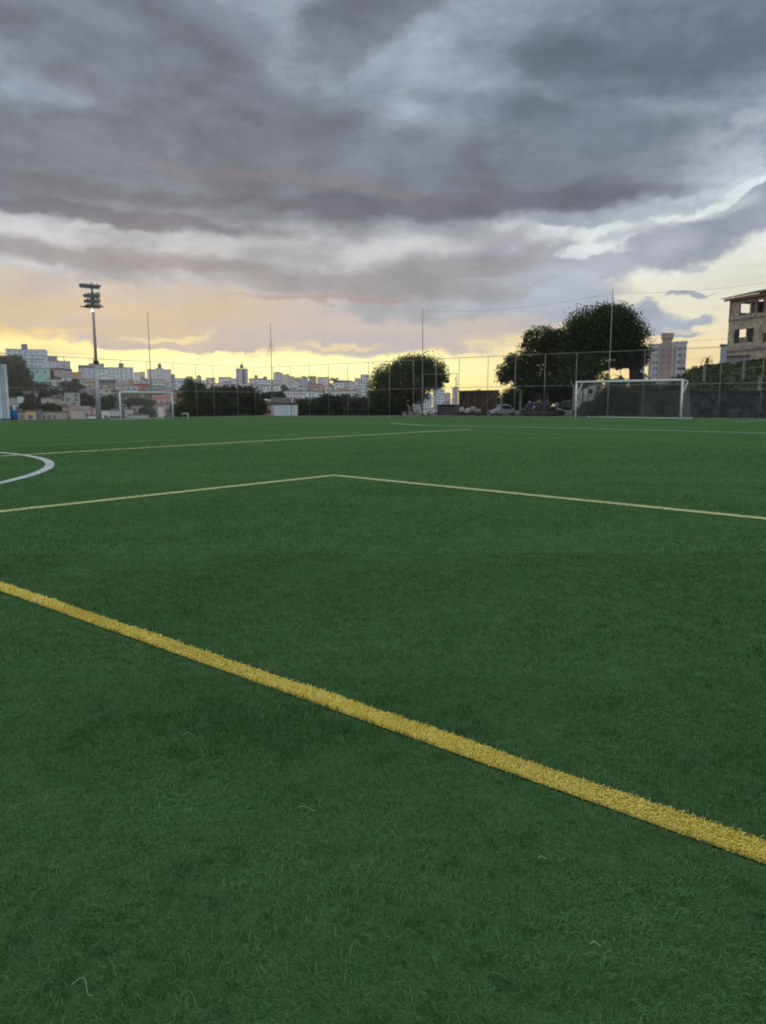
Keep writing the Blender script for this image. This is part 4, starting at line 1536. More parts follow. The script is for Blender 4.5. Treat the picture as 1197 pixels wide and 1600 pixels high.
# dark undergrowth trees standing behind the rubbish heap
for i, (px, L, Y, lab) in enumerate([
    (800, [(798, 622, 13, 14), (788, 630, 9, 9), (808, 630, 10, 10)], 66, 'low dark bush behind the parked car'),
    (825, [(824, 615, 16, 16), (815, 628, 14, 10), (836, 622, 12, 12)], 65, 'dark bush directly behind the left end of the sack heap'),
    (868, [(862, 614, 20, 18), (880, 618, 16, 16), (850, 622, 14, 12), (893, 622, 10, 16)], 64, 'wide dark bush between the sack heap and the right goal')]):
    tree('bush', lab, 'bush', Y, px, L, 6500, .10, 'dark', 95 + i, 'dark bushes behind the rubbish heap', trunk_r=.06, base_z=-.4, thick=.6)
tree('bush', 'dark green shrubbery spreading under the left side of the round tree', 'bush', 67.5, 603, [(598, 642, 26, 8), (625, 643, 14, 7), (582, 640, 12, 9)], 5000, .09, 'bush', 99, None, trunk_r=.05, base_z=-.5, thick=.5)

tree('small_tree', 'small thin-stemmed tree seen in the sky gap beside the thick trunk', 'tree', 72, 968, [(968, 574, 7, 4), (972, 595, 12, 5), (946, 590, 7, 6), (955, 598, 12, 5)], 1500, .1, 'dark', 120, None, trunk_r=.09, base_z=.2, limbs=True, fork=3.4)

# ------------------------------------------------------------------ things just behind the right fence
m_brown = mat('rusty_sheet', lin(88, 72, 64), .85, lin(58, 48, 44), 1.2, .3, 10)
m_beam = mat('old_timber', lin(128, 108, 92), .9, lin(96, 82, 70), 4, .2)
xa0, ya0 = at(716, 640, 68)[:2]
xa1, ya1 = at(778, 640, 64)[:2]
dvec = Vector((xa1 - xa0, ya1 - ya0, 0)); Lh = dvec.length
hd_ = thing('hoarding', (xa0, ya0, -.5), 'rusty brown sheet hoarding with timber props right of the round tree', 'hoarding', rz=math.atan2(dvec.y, dvec.x))
zt = at(740, 611.5, 66)[2] + .5
hb = MB()
k = 0
xx = 0
while xx < Lh - .02:
    hb.box(xx, min(xx + .3, Lh), (0 if k % 2 else .03), .08, 0, zt)
    xx += .3; k += 1
hb.build('sheeting', m_brown, hd_)
MB().box(-.03, Lh + .03, -.03, .12, zt, zt + .09).build('top_plank', m_beam, hd_)
for xq in (.25, 1.35, 2.2, Lh - .15):
    MB().box(xq, xq + .09, -.12, -.035, 0, zt - .05).build('prop', m_beam, hd_)
for x0_, x1_ in ((.3, 1.35), (1.9, Lh - .25)):
    MB().tube([(x0_, -.2, .1), (x1_, -.2, zt - .25)], .055, 6).build('diagonal_prop', m_beam, hd_)
o, w_, d_, h_ = shed('low_wall', 683, 718, 635, 652, 69, 'low dull purple wall behind the gate frame', 'wall', (84, 78, 86), (70, 66, 74), depth=.25, over=.03)
# bags and rubbish
def lump(name, px, py, rx, ry, Y, c, label, cat, group, seed, extra=None):
    import bmesh
    x, y, z = at(px, py, Y)
    m = Y / 1167.0
    bm = bmesh.new()
    bmesh.ops.create_icosphere(bm, subdivisions=3, radius=1)
    R = random.Random(seed)
    ks = [(Vector((R.uniform(-1, 1), R.uniform(-1, 1), R.uniform(-1, 1))).normalized(), R.uniform(-.28, .22)) for _ in range(12)]
    for v in bm.verts:
        d = v.co.normalized()
        s = 1 + sum(a * max(0, d.dot(kk)) ** 6 for kk, a in ks) + R.uniform(-.03, .03)
        v.co = Vector((d.x * rx * m * s, d.y * rx * m * s * .8, d.z * ry * m * s))
        if v.co.z < -ry * m * .75: v.co.z = -ry * m * .75
    me = bpy.data.meshes.new(name)
    bm.to_mesh(me); bm.free()
    me.materials.append(mat('sack_%d_%d_%d' % c, lin(c), .7, lin(tuple(v * .75 for v in c)), 8, .5, 15))
    me.polygons.foreach_set('use_smooth', [True] * len(me.polygons))
    o = bpy.data.objects.new(name, me)
    o.location = (x, y, z)
    COL.objects.link(o)
    return tag(o, label, cat, group)


BG = 'sacks dumped behind the fence'
S = [(722, 641, 5, 5, 63.5, (178, 176, 172), 'round white sack at the left foot of the brown hoarding'),
     (731, 642, 5, 4.5, 63.2, (186, 180, 172), 'white sack second from the left under the hoarding'),
     (739, 640, 6, 5, 63.4, (165, 160, 150), 'pale grey sack piled in front of the hoarding middle'),
     (748, 643, 5, 4, 63.0, (150, 148, 140), 'flat dull grey sack at the end of the white sacks'),
     (827, 635, 7, 5, 60.0, (62, 68, 84), 'dark blue sack at the left of the rubbish heap'),
     (836, 631, 6, 4, 60.4, (88, 96, 116), 'slate blue sack on top left of the rubbish heap'),
     (844, 637, 8, 5, 59.8, (56, 60, 78), 'navy sack in the middle of the rubbish heap'),
     (843, 628, 4, 3.5, 60.6, (150, 132, 110), 'small tan sack topping the rubbish heap'),
     (855, 633, 7, 5, 60.0, (70, 74, 92), 'grey-blue sack right of the tan sack in the heap'),
     (862, 638, 7, 4, 59.5, (52, 56, 70), 'darkest sack low in the rubbish heap'),
     (870, 633, 4, 3, 59.6, (172, 180, 186), 'small white scrap sack on the right of the heap'),
     (878, 634, 8, 5, 59.8, (64, 84, 84), 'greenish tarp bundle near the right goal post'),
     (889, 629, 6, 4, 60.0, (96, 118, 118), 'pale green tarp bundle just left of the goal post'),
     (886, 638, 8, 4, 58.8, (50, 64, 62), 'low dark green tarp bundle at the left goal post'),
     (828, 629, 3, 2.5, 60.8, (165, 170, 178), 'small whitish sack on the left top of the heap'),
     (820, 641, 6, 4, 60.0, (86, 84, 78), 'dull brown sack at the left foot of the heap')]
for i, (px, py, rx, ry, Y, c, lab) in enumerate(S):
    lump('sack', px, py, rx, ry, Y, c, lab, 'sack', BG, 300 + i)
lump('dirt_mound', 850, 646, 38, 8, 60.5, (62, 62, 50), 'low dark mound of dirt carrying the blue sacks', 'mound', None, 350)
# parked car under a pale cover
import bmesh
x, y, _ = at(786, 640, 63)
car = thing('parked_car', (x, y, -.48), 'pale silver parked car half hidden by weeds behind the fence', 'car', rz=math.radians(8))
prof = [(-1.0, .25), (-1.05, .62), (-.75, .80), (-.35, .88), (-.12, 1.28), (.55, 1.30), (.95, .92), (1.15, .80), (1.18, .3)]
b = MB()
n = len(prof)
for yy_, ins in ((0, 1), (1.55, 1)):
    b.v += [(px_ * 1.0, yy_, pz) for px_, pz in prof]
for i in range(n):
    j = (i + 1) % n
    b.f.append((i, j, j + n, i + n))
b.f.append(tuple(range(n))[::-1]); b.f.append(tuple(range(n, 2 * n)))
b.build('body', mat('silver_paint', lin(170, 176, 182), .35, lin(150, 156, 164), 2, spec=.5), car, bevel=.05)
MB().quad((-.30, -.012, .92), (.85, -.012, .92), (.52, -.012, 1.22), (-.08, -.012, 1.22)).build('window', m_glass, car)
for q in (-.62, .75):
    o = MB().tube([(q, -.04, .3), (q, .16, .3)], .3, 16).build('wheel', m_dark, car)
    MB().tube([(q, -.05, .3), (q, -.035, .3)], .17, 12).build('rim', m_galv, o)
# bent concrete fence posts
PB = 'bent concrete posts behind the fence'
for i, (px, top, bot, bend, lab) in enumerate([
    (783, 612, 645, -1, 'bent pale concrete post beside the parked car, leaning left'),
    (813, 601, 644, -1, 'bent concrete post between the parked car and the sack heap'),
    (843, 610, 640, -1, 'shorter bent concrete post over the sack heap'),
    (855, 598, 632, -1, 'bent concrete post at the right side of the sack heap'),
    (896, 596, 640, -1, 'bent concrete post just behind the left goal post of the right goal'),
    (640, 632, 652, -1, 'short whitewashed leaning post at the foot of the round tree')]):
    Y = 61.5 if px != 896 else 56.5
    if px == 640: Y = 65.2
    x, y, zb = at(px, bot, Y)
    zt = at(px, top, Y)[2]
    h = zt - zb
    m = Y / 1167.0
    o = thing('bent_post', (x, y, zb - .1), lab, 'concrete post', PB)
    MB().tube([(0, 0, -.3), (0, 0, h * .72), (.02, 0, h * .8)], [.10, .09, .085], 6).build('shaft', m_conc, o)
    MB().tube([(.02, 0, h * .8), (-.22 * (1 if i % 2 else 1.3), 0, h + .1)], [.085, .06], 6).build('bent_top', m_conc, o)

# far-left white panel building and small things near the left fence
o, w_, d_, h_ = shed('white_cabin', -60, 12.5, 568, 657, 50, 'tall white panel-clad cabin cut off by the left edge', 'cabin', (168, 178, 186), (150, 160, 168), (90, 96, 106), depth=3, over=.04)
for q in (-1.4, -.2, 1.0, w_ - .25):
    MB().box(q, q + .05, -.03, 0, 0, h_ - .02).build('panel_rib', m_galv, o)
MB().box(-w_ - .02, w_ + .03, -.05, .0, 0, .12).build('base_strip', mat('blue_base', lin(70, 100, 130), .7), o)
x, y, z = at(19.5, 656, 53)
m = 53 / 1167
bt = thing('water_tank', (x, y, z), 'bright blue round water tank beside the white cabin', 'tank')
MB().tube([(0, .3, 0), (0, .3, .55)], [5 * m, 6 * m], 16).build('body', mat('blue_plastic', lin(52, 120, 178), .5, lin(44, 104, 160), 3), bt, True)
MB().tube([(0, .3, .55), (0, .3, .62), (0, .3, .70)], [6.3 * m, 6 * m, 2 * m], 16).build('lid', mat('blue_plastic', lin(52, 120, 178), .5), bt, True)
for a in range(4):
    MB().box(-.02 + .2 * math.cos(a * 1.57), .02 + .2 * math.cos(a * 1.57), .28 + .2 * math.sin(a * 1.57), .32 + .2 * math.sin(a * 1.57), -.3, .02).build('leg', m_dark, bt)

# white shed with dark roof at the fence corner
o, w_, d_, h_ = shed('white_shed', 424, 465.5, 632, 651, 78, 'white panelled shed with dark tiled roof at the far corner', 'shed', (182, 192, 204), (168, 178, 190), (70, 66, 66), depth=3.0, over=.08)
for i in range(9):
    q = -w_ + .1 + i * (2 * w_ - .2) / 8
    MB().box(q, q + .03, -.025, 0, 0, h_ - .02).build('panel_rib', m_galv, o)
rb = MB()
rb.quad((-w_ - .1, -.05, h_ + .17), (w_ * .55, -.05, h_ + .17), (w_ * .45, 1.8, h_ + .75), (-w_ - .1, 1.8, h_ + .75))
rb.quad((-w_ - .1, -.05, h_ + .165), (-w_ - .1, 1.8, h_ + .75), (-w_ - .1, 1.8, h_ + .165))
rb.quad((w_ * .55, -.05, h_ + .165), (w_ * .55, 1.8, h_ + .165), (w_ * .45, 1.8, h_ + .75))
rb.quad((-w_ - .1, 1.8, h_ + .165), (-w_ - .1, 1.8, h_ + .75), (w_ * .45, 1.8, h_ + .75), (w_ * .55, 1.8, h_ + .165))
rb.build('tiled_roof', mat('old_tile', lin(70, 64, 66), .9, lin(104, 98, 96), 3, .3), o)
o, w_, d_, h_ = shed('pink_kiosk', 411, 424, 633, 651, 84, 'small pink-striped kiosk touching the white shed', 'kiosk', (180, 150, 144), (140, 108, 104), (150, 120, 116), depth=2.0, over=.05)
MB().box(-w_, w_, -.03, 0, h_ * .35, h_ * .5).build('red_band', mat('dull_red', lin(120, 72, 70), .8), o)
# satellite dish
x, y, z = at(418, 631, 88)
m = 88 / 1167
dsh = thing('satellite_dish', (x, y, z - 1.5), 'white satellite dish bowl above the pink kiosk', 'satellite dish')
b = MB()
rings, seg_ = 5, 18
b.v.append((0, 0, 0))
for i in range(1, rings + 1):
    r = i / rings
    for k in range(seg_):
        a = 2 * math.pi * k / seg_
        b.v.append((math.cos(a) * r * 6.5 * m, math.sin(a) * r * 5 * m, r * r * 5.5 * m))
for k in range(seg_):
    b.f.append((0, 1 + k, 1 + (k + 1) % seg_))
for i in range(rings - 1):
    for k in range(seg_):
        a, c = 1 + i * seg_ + k, 1 + i * seg_ + (k + 1) % seg_
        b.f.append((a, c, c + seg_, a + seg_))
o = b.build('bowl', m_white, dsh, True)
o.location = (0, 0, 1.55)
o.rotation_euler = (math.radians(14), math.radians(12), 0)
MB().tube([(0, 0, -1.5), (0, 0, 1.6)], .06, 8).build('pole', m_galv, dsh)
MB().tube([(0, 0, 1.6), (.05, -.1, 2.0)], .03, 6).build('feed_arm', m_galv, dsh)

# ------------------------------------------------------------------ the town on the hill
m_glass = mat('distant_window', (0.20, 0.21, 0.24), 0.4, (0.14, 0.15, 0.17), 2, spec=.5)


def house(px0, px1, top, base, c, label, roof='flat', rc=None, win=None, tank=None, name='house', cat='house', grp=None, yaw=None):
    pm_ = (px0 + px1) / 2
    x, y, z = hit(pm_, base)
    r = math.hypot(x, y)
    m = r / 1167.0
    w_ = max((px1 - px0) * m / 2, .8)
    zt = CAMH + (pdir(pm_, top)[2] / math.hypot(*pdir(pm_, top)[:2])) * r
    h = zt - z
    az_ = math.atan2(x, y)
    R = random.Random(int(px0 * 31 + top * 7))
    if yaw is None: yaw = R.uniform(-.22, .22)
    w_ = w_ / (1 + .5 * abs(math.sin(yaw)))
    o = thing(name, (x, y, z), label, cat, grp or 'houses on the hillside', rz=-az_ + yaw)
    d_ = min(max(w_ * 1.4, 5), 16)
    c = tuple(int(v * .68 + 160 * .32) for v in c)  # distance haze put into the wall colour: blended towards grey
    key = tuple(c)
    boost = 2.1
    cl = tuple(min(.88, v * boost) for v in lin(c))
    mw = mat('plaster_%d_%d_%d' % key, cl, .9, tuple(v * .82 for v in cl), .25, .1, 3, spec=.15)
    MB().box(-w_, w_, 0, d_, -8, h).build('walls', mw, o)
    rc = rc or ((96, 84, 82) if roof == 'tile' else tuple(v * .72 for v in c))
    mr = mat('roof_%d_%d_%d' % tuple(int(v) for v in rc), tuple(v * 1.1 for v in lin(rc)), .9, lin(tuple(v * .8 for v in rc)), .8)
    if roof == 'tile':
        rh = min(w_ * .38, h * .35 + .5)
        b = MB()
        e = .35
        b.v += [(-w_ - e, -e, h + .01), (w_ + e, -e, h + .01), (w_ + e, d_ + e, h + .01), (-w_ - e, d_ + e, h + .01), (-w_ - e, d_ / 2, h + rh), (w_ + e, d_ / 2, h + rh)]
        b.f += [(0, 1, 5, 4), (2, 3, 4, 5), (0, 4, 3), (1, 2, 5), (3, 2, 1, 0)]
        b.build('roof', mr, o)
    elif roof == 'gable':
        b = MB()
        rh = w_ * .55
        b.v += [(-w_ - .3, -.3, h + .01), (w_ + .3, -.3, h + .01), (w_ + .3, d_ + .3, h + .01), (-w_ - .3, d_ + .3, h + .01), (0, -.3, h + rh), (0, d_ + .3, h + rh)]
        b.f += [(0, 1, 4), (2, 3, 5), (1, 2, 5, 4), (3, 0, 4, 5), (3, 2, 1, 0)]
        b.build('roof', mr, o)
    else:
        ro = MB().box(-w_ - .15, w_ + .15, -.15, d_ + .15, h + .01, h + max(.4, m)).build('roof', mr, o)
        if tank:
            tx0, tx1, tt_, tc_ = tank
            q0, q1 = (tx0 - pm_) * m, (tx1 - pm_) * m
            zt2 = CAMH + (pdir(pm_, tt_)[2] / math.hypot(*pdir(pm_, tt_)[:2])) * r - z
            cc_ = tuple(min(.8, v * 1.15) for v in lin(tc_))
            MB().box(q0, q1, d_ * .3, d_ * .3 + (q1 - q0), h + max(.4, m) + .01, max(zt2, h + 1.2)).build('rooftop_tank', mat('tank_%d_%d_%d' % tc_, cc_, .9), ro)
    if win is None:
        nc = int(round((2 * w_) / 4.2))
        nr = int(h / 3.6)
        win = (min(nc, 6), min(nr, 7))
    nc, nr = win
    if nc > 0 and nr > 0:
        proto = None
        for j in range(nr):
            for i in range(nc):
                if R.random() < .12: continue
                qx = -w_ + (i + .5) * 2 * w_ / nc
                qz = h - (j + .62) * min(3.4, h / nr)
                if qz < .8: continue
                if proto is None:
                    hw_ = min(.8, w_ / nc * .5)
                    proto = MB().box(-hw_, hw_, -.07, .02, -.7, .7).build('window', m_glass, o)
                    proto.location = (qx, 0, qz)
                else:
                    c_ = proto.copy(); COL.objects.link(c_); c_.parent = o; c_.location = (qx, 0, qz)
    return o


BL = (150, 165, 180)
H = house
AP = dict(name='apartment_block', cat='apartment block')
# far left hill
H(22, 69, 547, 572, (148, 162, 174), 'long pale blue-grey block crowning the left hill, small tank on top', tank=(36, 43, 537, (120, 134, 148)), **AP)
H(13, 27, 546, 572, (156, 172, 184), 'pale wing at the far left end of the hill crest')
H(40, 66, 562, 580, (150, 160, 168), 'grey-white house right under the long crest block')
H(43, 75, 576, 597, (108, 150, 148), 'turquoise house on the left hill slope', name='turquoise_house', win=(3, 1), rc=(120, 130, 128))
H(71, 92, 564, 577, (150, 150, 165), 'pale lilac house with a square upper room, second on the crest', tank=(76, 90, 556, (130, 128, 145)))
H(92, 110, 565, 577, (140, 140, 150), 'grey flat house right of the lilac house on the crest', rc=(84, 70, 70))
H(80, 98, 578, 588, (130, 120, 114), 'brownish house below the lilac crest house', 'tile', rc=(88, 74, 68))
H(97, 113, 579, 590, (120, 108, 100), 'brown house with dark roof below the grey crest house', 'tile', rc=(74, 62, 58))
H(98, 111, 590, 600, (166, 186, 196), 'small bright white house left of the orange-roofed house', win=(1, 1))
H(75, 95, 593, 606, (140, 145, 145), 'pale grey house right of the turquoise house')
H(62, 76, 598, 608, (82, 84, 94), 'dark slate house under the turquoise house', win=(0, 0))
H(76, 96, 607, 620, (110, 120, 120), 'grey-green house with dark roof under the pale grey house', 'tile', rc=(66, 68, 72))
H(114, 128, 584, 592, (165, 112, 84), 'house with bright orange roof on the left hill', 'tile', rc=(176, 104, 72))
H(127, 152, 575, 592, (150, 154, 172), 'large white house under a dark roof left of the floodlight mast', 'tile', rc=(84, 80, 88), win=(3, 2))
H(141, 162, 569, 590, (130, 122, 122), 'grey-brown block directly behind the floodlight mast')
H(128, 150, 593, 603, (140, 138, 132), 'beige house with flat dark roof below the large white house')
H(136, 145, 598, 608, (164, 118, 92), 'small orange-brown house left of the floodlight mast')
H(137, 147, 606, 617, (140, 138, 154), 'small lilac house left of the floodlight mast')
H(147, 154, 603, 614, (160, 168, 176), 'tiny white house touching the floodlight mast on its left', win=(1, 1))
H(122, 130, 597, 606, (178, 176, 176), 'tiny white house amid dark trees on the left hill', win=(0, 0))
H(103, 124, 614, 634, (124, 124, 116), 'tall grey concrete house in the middle of the left hill', win=(2, 3))
H(124, 136, 611, 626, (112, 102, 94), 'brown house right of the tall grey concrete house')
H(28, 37, 620, 632, (160, 178, 192), 'small pale blue house among the trees on the lower left')
H(22, 34, 632, 641, (172, 192, 202), 'small white hut below the small pale blue house', win=(1, 1))
H(35, 43, 633, 639, (170, 176, 180), 'tiny white hut right of the white hut', win=(0, 0))
H(13, 26, 622, 634, (118, 112, 114), 'dull mauve house beside the white cabin')
H(40, 58, 614, 624, (112, 102, 98), 'brown-pink house on the lower left hill', 'tile', rc=(96, 78, 76))
H(66, 81, 622, 633, (138, 132, 118), 'beige house on the lower left hill')
H(80, 96, 622, 633, (118, 112, 108), 'grey-brown house right of the beige house', 'tile', rc=(72, 68, 66))
H(66, 97, 644, 657, (124, 116, 106), 'long low beige house at the lower left, near the fence', win=(4, 1))
H(96, 105, 645, 657, (118, 130, 134), 'small blue-grey house between low beige and pink-brick houses')
H(40, 56, 643, 657, (168, 140, 92), 'ochre yellow shed at the lower left', win=(1, 1), name='ochre_shed', cat='shed')
H(29, 40, 644, 657, (104, 94, 90), 'dark brown garage left of the ochre shed', win=(1, 1), name='garage', cat='garage')
H(56, 66, 641, 657, (64, 70, 80), 'dark slate shed right of the ochre shed', win=(0, 0), name='slate_shed', cat='shed')
H(100, 114, 636, 652, (142, 104, 98), 'pink-brick house at the lower left', 'tile', rc=(128, 84, 80))
H(113, 139, 640, 656, (140, 128, 116), 'beige house with three dark windows left of the floodlight mast foot', 'tile', rc=(140, 136, 128), win=(3, 1))
H(138, 146, 636, 650, (126, 78, 76), 'narrow red-brick house left of the mast foot')
H(146, 154, 637, 650, (150, 130, 128), 'narrow pinkish house at the mast foot')
H(139, 153, 650, 657, (184, 198, 206), 'low white annex at the mast foot', win=(1, 1))
# centre-left
H(155, 170, 577, 602, (174, 188, 198), 'white block just right of the floodlight mast', win=(3, 4), **AP)
H(169, 200, 575, 598, (160, 176, 196), 'wide pale blue block right of the mast, pinkish tank on its roof', tank=(189, 195, 567, (150, 120, 120)), rc=(112, 92, 96), **AP)
H(196, 209, 575, 597, (158, 166, 184), 'lilac end block with dark parapet next to the wide pale blue block', rc=(106, 88, 88), **AP)
H(201, 208, 585, 596, (184, 150, 92), 'narrow ochre house before the pale blue blocks')
H(201, 210, 595, 603, (160, 96, 66), 'narrow orange-brick house under the ochre house', win=(1, 1))
H(211, 218, 583, 600, (170, 172, 166), 'narrow pale cream house right of the ochre house')
H(219, 227, 582, 597, (160, 152, 146), 'narrow beige house with brown top', rc=(120, 84, 70))
H(158, 182, 598, 608, (96, 84, 78), 'dark brown house right of the mast', 'tile', rc=(80, 70, 70))
H(182, 198, 598, 612, (146, 138, 134), 'beige house with one dark window above the left goal crossbar', win=(2, 1))
H(197, 214, 603, 612, (152, 160, 164), 'white house just above the left goal crossbar')
H(212, 234, 603, 611, (140, 84, 80), 'red-roofed house above the left goal', 'tile', rc=(140, 66, 60))
H(160, 174, 606, 618, (138, 138, 126), 'dull beige house right of the floodlight mast')
H(174, 187, 612, 622, (92, 92, 102), 'slate grey house left of the left goal', 'tile', rc=(78, 78, 90))
H(224, 252, 594, 604, (158, 162, 158), 'pale terrace below the cluster of tall blocks', win=(5, 1))
TB = (176, 178, 186)
H(232, 244, 578, 596, (168, 172, 174), 'pale apartment slab at the left of the central cluster', win=(2, 4), **AP)
H(245, 255, 576, 596, (170, 168, 180), 'apartment slab carrying a rust-brown tank', tank=(248, 253, 568, (128, 88, 70)), win=(2, 4), **AP)
H(255, 267, 578, 596, (166, 168, 178), 'apartment slab at the right of the central cluster', win=(2, 4), rc=(120, 100, 96), **AP)
H(266, 273, 586, 597, (124, 96, 86), 'small brown-topped house right of the central slabs')
H(272, 288, 592, 618, (156, 172, 190), 'tall pale blue building above the pink house roof', win=(3, 4), **AP)
H(250, 259, 595, 606, (170, 170, 150), 'small cream house below the central slabs')
H(258, 274, 598, 609, (128, 142, 160), 'blue-grey house below the central slabs')
H(231, 258, 604, 613, (118, 120, 122), 'long grey house right above the left goal crossbar', win=(5, 1))
H(256, 274, 607, 617, (142, 132, 126), 'beige-brown house under the blue-grey house')
H(240, 266, 622, 634, (172, 124, 116), 'pink house with salmon tiled roof behind the left goal post', 'tile', rc=(178, 118, 104), win=(3, 1), name='pink_house')
H(262, 286, 620, 628, (168, 122, 104), 'salmon-roofed annex right of the pink house', 'tile', rc=(176, 124, 104), win=(0, 0))
H(242, 257, 632, 650, (144, 112, 104), 'dull pink lower house under the pink house', win=(2, 2))
H(248, 256, 635, 652, (172, 174, 166), 'narrow white gable wall before the pink house', win=(0, 0))
H(196, 207, 640, 652, (146, 140, 138), 'grey-white house with windows inside the left goal')
H(174, 187, 641, 652, (158, 158, 168), 'white awning house left of the left goal', 'tile', rc=(88, 88, 100))
H(187, 196, 636, 650, (92, 90, 96), 'dark grey house behind the near post of the left goal')
H(204, 233, 649, 657, (132, 146, 140), 'long low pale wall house at the base of the left goal', win=(0, 0))
H(206, 224, 634, 644, (106, 106, 106), 'dull grey house inside the left goal', win=(2, 1))
H(160, 172, 643, 657, (190, 190, 166), 'cream pavilion right of the floodlight mast foot', win=(1, 1), rc=(196, 196, 176))
H(161, 186, 634, 643, (104, 108, 122), 'slate terrace house behind the cream pavilion', win=(3, 1))
H(172, 190, 652, 658, (30, 40, 34), 'dark green low hut at the foot of the left goal post', win=(0, 0))
# middle
H(292, 301, 589, 600, (140, 112, 112), 'small reddish house on the skyline left of the grey tank house')
H(300, 308, 593, 603, (172, 168, 184), 'small pale lilac skyline house')
H(308, 315, 589, 602, (148, 142, 146), 'small grey skyline house with raised tank', tank=(309, 313, 586, (128, 122, 126)))
H(305, 323, 595, 605, (164, 170, 182), 'white house in front of the skyline right of the dark brown tree')
H(310, 330, 600, 616, (158, 154, 136), 'beige-green house above the wide dark tree mass')
H(322, 336, 591, 608, (184, 162, 124), 'tall ochre yellow building on the skyline', win=(2, 3), **AP)
H(342, 361, 590, 602, (178, 172, 180), 'pale building with dark flat top on the skyline', rc=(150, 110, 110), win=(4, 2))
H(336, 351, 600, 612, (178, 162, 150), 'beige-pink house above the dark tree mass', win=(3, 1))
H(350, 361, 598, 612, (150, 144, 164), 'lilac house left of the pointed tower')
H(360, 371, 592, 608, (168, 176, 176), 'white-green house left of the pointed tower', win=(2, 2))
o = H(370, 388, 577, 606, (146, 142, 158), 'slender lilac tower with pointed top on the skyline', win=(3, 6), name='pointed_tower', cat='tower', grp='apartment towers', yaw=.05)
rr_ = math.hypot(o.location.x, o.location.y); m = rr_ / 1167
hz_ = max(v.co.z for v in o.children[0].data.vertices)
MB().tube([(-.1, 4, hz_ + m), (-.1, 4, hz_ + 5.2 * m), (-.1, 4, hz_ + 9 * m)], [3 * m, 2.4 * m, .15 * m], 4).build('pointed_cap', mat('tower_cap', lin(128, 118, 120), .9), o)
MB().box(.6 * m, 4.2 * m, -.12, 0, 1, hz_ - m).build('dark_strip', mat('tower_strip', lin(104, 96, 114), .9), o)
H(369, 377, 596, 611, (160, 152, 166), 'small lilac house at the left foot of the pointed tower')
H(377, 391, 600, 612, (186, 180, 184), 'white houses at the right foot of the pointed tower', win=(3, 1))
H(389, 402, 592, 604, (184, 158, 144), 'peach building right of the pointed tower', tank=(398, 402, 586, (150, 110, 96)))
H(392, 406, 602, 613, (160, 158, 176), 'pale lilac house below the peach building')
H(402, 412, 592, 606, (164, 166, 180), 'grey-lilac building right of the peach building')
H(404, 428, 594, 608, (164, 172, 194), 'bluish white building with small roof tank left of the stayed mast', tank=(412, 418, 588, (140, 134, 156)), win=(5, 2), **AP)
H(410, 428, 604, 617, (174, 180, 198), 'white house below the bluish white building', win=(3, 1))
H(428, 441, 583, 606, (160, 146, 156), 'tall lilac-brown apartment tower just right of the stayed mast', win=(3, 5), tank=(431, 437, 581, (140, 124, 134)), **AP)
H(440, 453, 586, 604, (186, 182, 164), 'cream apartment tower beside the lilac-brown tower', win=(3, 4), tank=(448, 451, 584, (150, 130, 126)), **AP)
H(452, 461, 589, 604, (170, 156, 152), 'rosy end tower right of the cream tower', win=(2, 3), **AP)
H(428, 438, 603, 617, (182, 184, 194), 'small white house under the lilac-brown tower')
H(447, 457, 598, 612, (158, 174, 190), 'pale blue house under the cream tower')
H(456, 467, 597, 609, (176, 178, 190), 'white house under the rosy end tower', win=(3, 2))
H(460, 472, 593, 600, (168, 156, 148), 'beige ridge house right of the towers')
H(471, 481, 591, 608, (116, 118, 144), 'dark slate blue building on the ridge', win=(0, 0))
H(466, 474, 605, 614, (170, 176, 160), 'pale green small house below the slate blue building', win=(1, 1))
H(438, 468, 612, 625, (176, 172, 174), 'long stepped white terrace above the white shed', win=(6, 2))
H(436, 472, 622, 636, (162, 156, 154), 'lower long pale terrace right above the white shed', win=(7, 1))
H(468, 484, 611, 624, (178, 172, 172), 'white terrace piece right of the long stepped terrace', win=(3, 1))
H(480, 496, 606, 613, (160, 128, 120), 'house with salmon roof on the ridge slope', 'tile', rc=(156, 110, 98))
H(488, 504, 602, 611, (150, 118, 110), 'brick red roofed house under the long ridge block', 'tile', rc=(146, 92, 84))
H(478, 492, 612, 630, (164, 184, 200), 'pale blue building in the centre, with dark bands', win=(3, 3))
H(492, 505, 613, 632, (166, 188, 204), 'pale blue stepped building left of the cream terrace', win=(3, 3))
H(483, 494, 591, 603, (120, 98, 92), 'brown house on the ridge beside the slate blue building')
H(495, 513, 590, 603, (180, 172, 174), 'long white block on the ridge with two dark bands', win=(5, 2))
H(509, 517, 604, 616, (182, 174, 156), 'cream house behind the cream terrace', win=(2, 1))
H(512, 535, 612, 628, (186, 176, 160), 'cream terrace with a grid of dark windows', win=(6, 3))
H(523, 537, 598, 613, (168, 186, 208), 'blue-white house with pointed lilac roof', 'gable', rc=(130, 122, 140), win=(2, 2))
H(536, 543, 597, 611, (156, 152, 168), 'narrow lilac house right of the blue-white pointed house')
H(543, 555, 597, 612, (170, 156, 164), 'pinkish building on the skyline left of the tall towers', win=(3, 2))
H(554, 564, 592, 618, (176, 168, 174), 'tall pale tower, left of the tallest next to the round tree', win=(2, 6), **AP)
H(563, 576, 586, 620, (172, 176, 196), 'tallest pale lilac tower beside the round tree', win=(3, 7), **AP)
H(529, 544, 609, 616, (172, 132, 118), 'salmon roofed row under the blue-white pointed house', 'tile', rc=(170, 118, 100), win=(0, 0))
H(534, 546, 611, 626, (166, 160, 160), 'grey-white house right of the cream terrace', win=(2, 2))
H(545, 557, 611, 626, (170, 164, 152), 'beige house below the tall pale tower', win=(3, 2))
H(556, 566, 618, 636, (168, 184, 200), 'blue-white house low beside the round tree', win=(2, 2))
